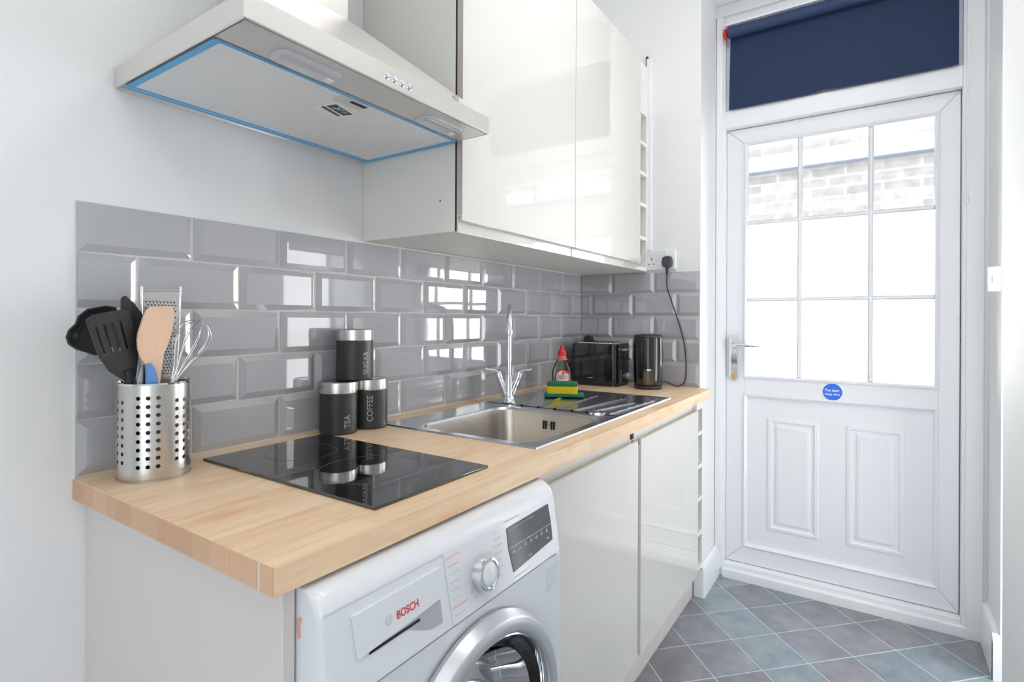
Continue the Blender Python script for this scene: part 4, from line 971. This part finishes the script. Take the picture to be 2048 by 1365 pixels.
# black spatula behind
t = thing('spatula', 'black pointed spatula standing behind the slotted turner in the pot', 'utensil', (0.07, -0.07, 0.910))
bm = plate_y([(0.0433, 1.2310), (0.0470, 1.2362), (0.0517, 1.2368), (0.0665, 1.2219), (0.0790, 1.2030), (0.0815, 1.1800), (0.0794, 1.1538), (0.0669, 1.1259), (0.0600, 1.1060), (0.0547, 1.1099), (0.0472, 1.1548), (0.0435, 1.1826)], -0.076, 0.003); link('blade', bm, 'black_nylon', t)
bm = NB(); tube(bm, [(0.060, -0.076, 1.125), (0.066, -0.070, 1.05), (0.080, -0.058, 0.912)], [0.006, 0.005, 0.0045], 12); link('handle', bm, 'black_nylon', t)
# wooden spatula
t = thing('wooden_spoon', 'pale wooden spoon with slanted top in the utensil pot', 'utensil', (0.09, -0.11, 0.910))
P = [(0.0552, 1.1585), (0.0570, 1.1720), (0.0612, 1.1860), (0.0650, 1.2000), (0.0695, 1.2110), (0.0770, 1.2172), (0.0834, 1.2190), (0.0988, 1.2170), (0.1100, 1.2195), (0.1146, 1.2183), (0.1165, 1.2080), (0.1160, 1.1968), (0.1135, 1.1739), (0.1080, 1.1590), (0.1017, 1.1458), (0.0985, 1.1330), (0.0966, 1.1206), (0.0930, 1.0800), (0.0790, 1.0800), (0.0760, 1.1000), (0.0688, 1.1120), (0.0600, 1.1256), (0.0555, 1.1422)]
bm = plate_y(P, -0.112, 0.006, 0.0022); link('blade', bm, 'wood_spoon', t, 50)
bm = NB(); tube(bm, [(0.086, -0.112, 1.10), (0.088, -0.108, 1.0), (0.092, -0.098, 0.913)], [0.0068, 0.006, 0.006], 12); link('handle', bm, 'wood_spoon', t)
# blue silicone tip
t = thing('blue_spreader', 'small blue tipped spreader in front of the wooden spoon', 'utensil', (0.077, -0.12, 0.910))
bm = plate_y([(0.0656, 1.1100), (0.0672, 1.1155), (0.0700, 1.1172), (0.0742, 1.1166), (0.0792, 1.1080), (0.0835, 1.0950), (0.0868, 1.0750), (0.0860, 1.0600), (0.0680, 1.0600), (0.0657, 1.0800)], -0.1215, 0.005, 0.0015); link('tip', bm, 'blue_sil', t)
bm = NB(); tube(bm, [(0.077, -0.1205, 1.07), (0.080, -0.116, 1.0), (0.084, -0.11, 0.912)], 0.0042, 10); lab(link('handle', bm, 'steel', t), 'steel handle')
# steel knife handle
t = thing('table_knife', 'flat steel blade standing between turner and wooden spoon', 'utensil', (0.06, -0.112, 0.910))
bm = plate_y([(0.0560, 1.060), (0.0545, 1.0870), (0.0620, 1.1140), (0.0650, 1.1155), (0.0675, 1.1110), (0.0690, 1.0853), (0.0690, 1.0600)], -0.1135, 0.002, 0.0006); link('blade', bm, 'steel', t)
bm = NB(); tube(bm, [(0.0625, -0.1125, 1.075), (0.064, -0.108, 1.0), (0.070, -0.10, 0.912)], 0.0035, 10); link('handle', bm, 'steel', t)
for k_, (xa, xb) in enumerate(((0.0305, 0.050),)):
    pass
# grater
t = thing('grater', 'flat steel grater with fine holes at the back of the utensil pot', 'grater', (0.11, -0.06, 0.930))
gy = -0.062
gp = [(0.0823, 1.2420), (0.0835, 1.2470), (0.0870, 1.2490), (0.1460, 1.2510), (0.1495, 1.2495), (0.1500, 1.2450), (0.1425, 1.0600), (0.1340, 0.935), (0.0930, 0.935), (0.0850, 1.0600)]
bm = plate_y(gp, gy, 0.0014, 0.0); pl = link('plate', bm, 'steel', t)
bm = NB(); tube(bm, smooth_path([(x, gy, z) for x, z in gp], 4, True), 0.0022, 8, closed=True); link('wire_frame', bm, 'chrome', t, 60)
bm = NB()
for r_ in range(24):
    z = 1.2300 - 0.0060 * r_; xl, xr = 0.0885, 0.1440 - (1.25 - z) * 0.035
    nn = 9
    for k in range(nn):
        x = xl + (xr - xl) * (k + (0.5 if r_ % 2 else 0.0)) / nn
        lathe(bm, [(0.0021, 0.0), (0.0012, -0.0016), (0.0006, -0.0012)], (x, gy - 0.0007, z), 'y', 6)
g_ = link('teeth', bm, 'chrome', t, 60); g_['kind'] = 'stuff'
bm = NB()
for r_ in range(24):
    z = 1.2300 - 0.0060 * r_; xl, xr = 0.0885, 0.1440 - (1.25 - z) * 0.035
    for k in range(9):
        x = xl + (xr - xl) * (k + (0.5 if r_ % 2 else 0.0)) / 9 + 0.0016
        lathe(bm, [(0, -0.0003), (0.0016, -0.0002)], (x, gy - 0.0009, z - 0.0022), 'y', 6)
g_ = link('holes', bm, 'dark', t, 0); g_['kind'] = 'stuff'
# whisk
t = thing('balloon_whisk', 'steel balloon whisk leaning right out of the utensil pot', 'whisk', (0.115, -0.10, 0.912))
ax0 = Vector((0.1180, -0.100, 1.070)); axd = Vector((0.050, 0.002, 0.118)).normalized(); uu = Vector((0.92, 0.0, -0.39)); uu = (uu - axd * uu.dot(axd)).normalized(); ww = axd.cross(uu)
for k in range(5):
    a = PI * k / 5 + 0.15; dirv = uu * math.cos(a) + ww * math.sin(a)
    prf = [(0.004, 0.0), (0.010, 0.03), (0.022, 0.062), (0.031, 0.090), (0.029, 0.112), (0.016, 0.127), (0.0, 0.132)]
    pts = [ax0 + axd * h + dirv * r for r, h in prf] + [ax0 + axd * h - dirv * r for r, h in reversed(prf[:-1])]
    bm = NB(); tube(bm, smooth_path(pts, 5), 0.0009, 6); link('wire_loop', bm, 'chrome', t, 60)
bm = NB(); tube(bm, [ax0 + axd * 0.012, ax0, (0.108, -0.095, 1.00), (0.098, -0.085, 0.914)], [0.006, 0.0075, 0.0065, 0.0065], 14); link('handle', bm, 'steel', t)

# ------------------------------------------------------------------ washing-up things on the drainer
t = thing('washing_up_bottle', 'clear washing-up liquid bottle with red cap and round label beside the toaster', 'bottle', (1.575, -0.138, 0.9065))
bc = (1.575, -0.138, 0.9065); bang = math.atan2(-1.2029 - bc[1], -0.3767 - bc[0])      # broad side faces the room
def bottle_shape(prof, seg=40):
    bm = NB(); lathe(bm, prof, (0, 0, 0), 'z', seg, 1.0, 0.62); Rm = Matrix.Rotation(bang + PI / 2, 4, 'Z'); bmesh.ops.rotate(bm, verts=bm.verts, cent=(0, 0, 0), matrix=Rm); bmesh.ops.translate(bm, verts=bm.verts, vec=Vector(bc)); return bm
bm = bottle_shape([(0, 0), (0.036, 0), (0.0405, 0.005), (0.0415, 0.03), (0.0415, 0.070), (0.038, 0.090), (0.030, 0.108), (0.0205, 0.126), (0.0165, 0.136), (0.0150, 0.145), (0, 0.145)]); link('bottle_body', bm, 'bottle', t, 60)
bm = bottle_shape([(0, 0.003), (0.034, 0.003), (0.0385, 0.008), (0.0395, 0.03), (0.0395, 0.055), (0, 0.055)]); lab(link('liquid', bm, mat('clear_liquid', (206, 208, 200), 0.15, alpha=0.35), t, 60), 'clear liquid')
bm = bottle_shape([(0.0212, 0.1262), (0.0172, 0.1365), (0.0158, 0.1445)]); lab(link('neck_band', bm, 'orange_print', t, 60), 'orange neck band')
bm = bottle_shape([(0.0150, 0.1450), (0.0170, 0.1460), (0.0172, 0.158), (0.0120, 0.166), (0.0070, 0.172), (0.0072, 0.182), (0.0050, 0.187), (0, 0.188)]); lab(link('cap', bm, 'red_cap', t, 60), 'red cap')
Rb = Matrix.Rotation(bang + PI / 2, 4, 'Z')
def onb(u, z, off):     # a point on the broad face of the bottle
    R_ = 0.0415; u_ = max(-0.97, min(0.97, u / R_)); y = -0.62 * R_ * math.sqrt(1 - u_ * u_) - off
    return tuple(Rb @ Vector((u, y, 0)) + Vector((bc[0], bc[1], bc[2] + z)))
def disc_on(r0, r1, cz, off, cu=0.002):
    bm = NB(); n = 36; rs = [r0, (r0 + r1) / 2, r1]
    rows = [[bm.verts.new(onb(cu + r * math.cos(2 * PI * k / n), cz + r * 1.0 * math.sin(2 * PI * k / n), off)) for k in range(n)] for r in rs]
    for A, B_ in zip(rows, rows[1:]):
        for i in range(n): bm.faces.new((A[i], A[(i + 1) % n], B_[(i + 1) % n], B_[i]))
    return bm
bm = disc_on(0.0002, 0.0290, 0.058, 0.0006); lb = link('label_disc', bm, 'white_print', t, 60)
bm = disc_on(0.0262, 0.0305, 0.058, 0.0010); lab(link('label_ring', bm, 'red_cap', lb, 60), 'red ring of the label')
bm = NB(); P = [(-0.004, 0.079), (0.010, 0.084), (0.022, 0.080), (0.024, 0.072), (0.010, 0.073)]; bm.faces.new([bm.verts.new(onb(u, z, 0.0014)) for u, z in P]); link('label_flash', bm, 'orange_print', lb, 0)
bm = NB(); P = [(0.0, 0.070), (0.004, 0.078), (0.008, 0.071), (0.004, 0.067)]; bm.faces.new([bm.verts.new(onb(u, z, 0.0017)) for u, z in P]); link('label_leaf', bm, 'green_print', lb, 0); bm = NB(); P = [(0.014, 0.030), (0.030, 0.044), (0.032, 0.034), (0.022, 0.026)]; bm.faces.new([bm.verts.new(onb(u, z, 0.0014)) for u, z in P]); link('label_leaf', bm, 'green_print', lb, 0)
b2 = fit_text('FAIRY', 0.040, 0.017, bold=0.0); warp(b2, lambda x, y, z: onb(0.002 + x, 0.0585 + y, 0.0018)); link('lettering', b2, 'red_print', lb, 0, recalc=False)

ps = math.radians(-64)
t = thing('scouring_pad', 'flat teal scouring pad lying on the drainer under the sponge', 'pad', (1.435, -0.222, 0.9092), ps, local=True)
bm = NB(); box(bm, -0.072, 0.076, -0.040, 0.046, 0.0, 0.0090, 0.003); link('pad', bm, 'teal_pad', t)
t = thing('sponge', 'yellow sponge with green scourer top on the teal pad', 'sponge', (1.438, -0.214, 0.9184), ps, local=True)
bm = NB(); box(bm, -0.056, 0.058, -0.034, 0.034, 0.0, 0.030, 0.004); link('foam', bm, 'sponge_y', t)
bm = NB(); box(bm, -0.056, 0.058, -0.034, 0.034, 0.0302, 0.043, 0.003); lab(link('scourer', bm, 'sponge_g', t), 'green scourer layer')

# ------------------------------------------------------------------ toaster
t = thing('toaster', 'black two-slice toaster in the corner of the worktop', 'toaster', (1.90, -0.16, 0.9054))
tx0, tx1, ty0, ty1, tz0, tz1 = 1.822, 1.985, -0.268, -0.045, 0.914, 1.0915
bm = NB(); P = rrect(tx0, tx1, ty0, ty1, 0.026, 7); prism(bm, P, 'z', tz0, tz1, 0.006, 3); link('body', bm, 'black_gloss', t, 40)
bm = NB(); P = rrect(tx0 + 0.004, tx1 - 0.004, ty0 + 0.004, ty1 - 0.004, 0.022, 7); prism(bm, P, 'z', 0.9062, 0.9155); link('base', bm, 'matt_black', t, 40)
bm = NB(); prism(bm, rrect(tx0 + 0.022, tx1 - 0.022, ty0 + 0.030, ty1 - 0.020, 0.01, 5), 'z', tz1 - 0.001, tz1 + 0.004, 0.001, 1); tp_ = link('slot_plate', bm, 'chrome', t, 40)
for xa in (1.855, 1.922):
    bm = NB(); box(bm, xa, xa + 0.030, ty0 + 0.040, ty1 - 0.030, tz1 + 0.004, tz1 + 0.0046); link('bread_slot', bm, 'dark', tp_, 0)
bm = NB(); box(bm, 1.896, 1.910, ty0 - 0.0006, ty0 + 0.003, 0.955, 1.075); link('lever_slot', bm, 'dark', t, 0)
bm = NB(); box(bm, 1.884, 1.924, ty0 - 0.020, ty0 - 0.0008, 1.060, 1.069, 0.002); lab(link('lever', bm, 'silver_plastic', t), 'silver lever')
bm = NB(); lathe(bm, [(0, -0.016), (0.014, -0.016), (0.016, -0.013), (0.0165, 0)], (1.950, ty0, 0.943), 'y', 28); lab(link('browning_knob', bm, 'silver_plastic', t), 'silver browning knob')
bm = NB()
for k in range(6): box(bm, 1.868, 1.880, ty0 - 0.0006, ty0 + 0.001, 0.926 + 0.009 * k, 0.929 + 0.009 * k)
link('markings', bm, 'grey_print', t, 0)
bm = NB(); box(bm, tx0 - 0.0005, tx0 + 0.001, -0.158, -0.132, 0.9385, 0.9410); lab(link('badge', bm, 'grey_print', t, 0), 'small silver badge')
bm = NB(); lathe(bm, [(0, -0.012), (0.020, -0.012), (0.022, -0.010), (0.022, 0.010), (0.020, 0.012), (0, 0.012)], (1.975, -0.062, 1.100), 'x', 28); link('rear_disc', bm, 'matt_black', t)  # small dark disc behind the toaster top

# ------------------------------------------------------------------ kettle, socket, plug, cable
t = thing('kettle', 'black glossy cylindrical kettle at the far end of the worktop', 'kettle', (1.8737, -0.3903, 0.9054))
kc = (1.8737, -0.3903, 0.9054)
bm = NB(); lathe(bm, [(0, 0.0), (0.056, 0.0), (0.0575, 0.004), (0.0575, 0.016), (0, 0.016)], kc, 'z', 56); link('base', bm, 'matt_black', t, 40)
bm = NB(); lathe(bm, [(0, 0.018), (0.0560, 0.018), (0.0580, 0.022), (0.0600, 0.060), (0.0605, 0.120), (0.0600, 0.205), (0.0590, 0.216), (0, 0.2165)], kc, 'z', 64); link('body', bm, 'black_gloss', t, 40)
bm = NB(); lathe(bm, [(0.0575, 0.2165), (0.0592, 0.2180), (0.0585, 0.2240), (0.0540, 0.2285), (0.030, 0.2310), (0, 0.2315)], kc, 'z', 64); link('lid', bm, 'matt_black', t, 60)
ka = math.atan2(-1.2029 - kc[1], -0.3767 - kc[0])
def onk(u, z, off=0.0008): a = ka + u / 0.060; return (kc[0] + (0.0605 + off) * math.cos(a), kc[1] + (0.0605 + off) * math.sin(a), kc[2] + z)
bm = NB(); P = rrect(-0.020, 0.027, 0.022, 0.088, 0.016, 6); rows = []
f_ = [bm.verts.new(onk(u, z)) for u, z in P]; f2 = [bm.verts.new(onk(u, z, -0.003)) for u, z in P]; c0v = bm.verts.new(onk(0.0035, 0.055, 0.001))
for i in range(len(P)): j = (i + 1) % len(P); bm.faces.new((f_[i], f_[j], c0v)); bm.faces.new((f_[i], f2[i], f2[j], f_[j]))
lab(link('amber_patch', bm, 'amber', t, 60), 'dark amber patch')  # dark amber rounded patch set on the body
bm = NB(); P = [(0.005 + 0.008 * math.cos(2 * PI * k / 16), 0.0835 + 0.0042 * math.sin(2 * PI * k / 16)) for k in range(16)]; bm.faces.new([bm.verts.new(onk(u, z, 0.0030)) for u, z in P]); lab(link('badge', bm, 'chrome', t, 0), 'small chrome badge')
bm = NB(); aB = ka + PI * 0.78
def kp(r, z): return (kc[0] + r * math.cos(aB), kc[1] + r * math.sin(aB), kc[2] + z)
tube(bm, smooth_path([kp(0.055, 0.195), kp(0.078, 0.192), (kp(0.088, 0.165)), kp(0.088, 0.110), kp(0.078, 0.070), kp(0.056, 0.055)], 5), 0.0075, 12); link('handle', bm, 'black_gloss', t, 60)

t = thing('wall_socket', 'white double plug socket on the wall above the grey tiles', 'socket', (2.030, -0.388, 1.466))
bm = NB(); box(bm, 2.019, 2.0298, -0.460, -0.317, 1.4215, 1.5095, 0.003); link('plate', bm, 'gloss_white', t)
for yc in (-0.352, -0.425):
    bm = NB(); box(bm, 2.0160, 2.0195, yc + 0.002, yc + 0.014, 1.488, 1.503, 0.0008); link('rocker', bm, 'upvc', t)
for yc in (-0.352, -0.425):
    bm = NB(); box(bm, 2.0183, 2.0195, yc - 0.002, yc + 0.002, 1.466, 1.474)
    for s in (-1, 1): box(bm, 2.0183, 2.0195, yc + s * 0.011 - 0.003, yc + s * 0.011 + 0.003, 1.446, 1.450)
    link('pin_holes', bm, 'dark', t, 0)
for yc in (-0.326, -0.451):
    bm = NB(); lathe(bm, [(0, -0.0012), (0.003, -0.001), (0.0034, 0)], (2.0192, yc, 1.500), 'x', 12); link('screw', bm, 'chrome', t)
t = thing('cable_trunking', 'thin white cable trunking rising from the socket beside the upper rack', 'trunking', (2.030, -0.335, 1.511))
bm = NB(); box(bm, 2.018, 2.0298, -0.349, -0.324, 1.5105, 2.383, 0.002); link('cover', bm, 'gloss_white', t)
bm = NB(); box(bm, 2.019, 2.0292, -0.3235, -0.3215, 1.512, 2.384); box(bm, 2.019, 2.0292, -0.330, -0.3215, 2.383, 2.394); link('dark_seam', bm, 'dark', t, 0)
t = thing('power_plug', 'dark grey plug with cable in the right socket above the kettle', 'plug', (2.000, -0.430, 1.451))
bm = NB(); P = [(-0.449, 1.472), (-0.442, 1.478), (-0.424, 1.478), (-0.412, 1.472), (-0.408, 1.450), (-0.412, 1.434), (-0.421, 1.428), (-0.438, 1.428), (-0.449, 1.434), (-0.452, 1.450)]
prism(bm, P, 'x', 1.984, 2.0155, 0.005, 3); link('body', bm, mat('plug_grey', (66, 68, 76), 0.5), t, 50)
bm = NB(); tube(bm, [(2.000, -0.4295, 1.434), (2.000, -0.4293, 1.415), (2.000, -0.4292, 1.395)], [0.0072, 0.006, 0.004], 12); link('strain_relief', bm, 'matt_black', t, 60)
bm = NB(); tube(bm, smooth_path([(2.000, -0.4292, 1.397), (2.000, -0.4294, 1.3476), (2.002, -0.4420, 1.300), (2.004, -0.4542, 1.2635), (2.006, -0.4831, 1.1761), (2.008, -0.5051, 1.0897), (2.008, -0.512, 1.0034), (2.006, -0.5101, 0.945), (2.003, -0.499, 0.918), (1.996, -0.477, 0.9085), (1.978, -0.457, 0.9180), (1.955, -0.440, 0.930), (1.928, -0.417, 0.925)], 6), 0.0028, 10)
link('cable', bm, 'matt_black', t, 60)
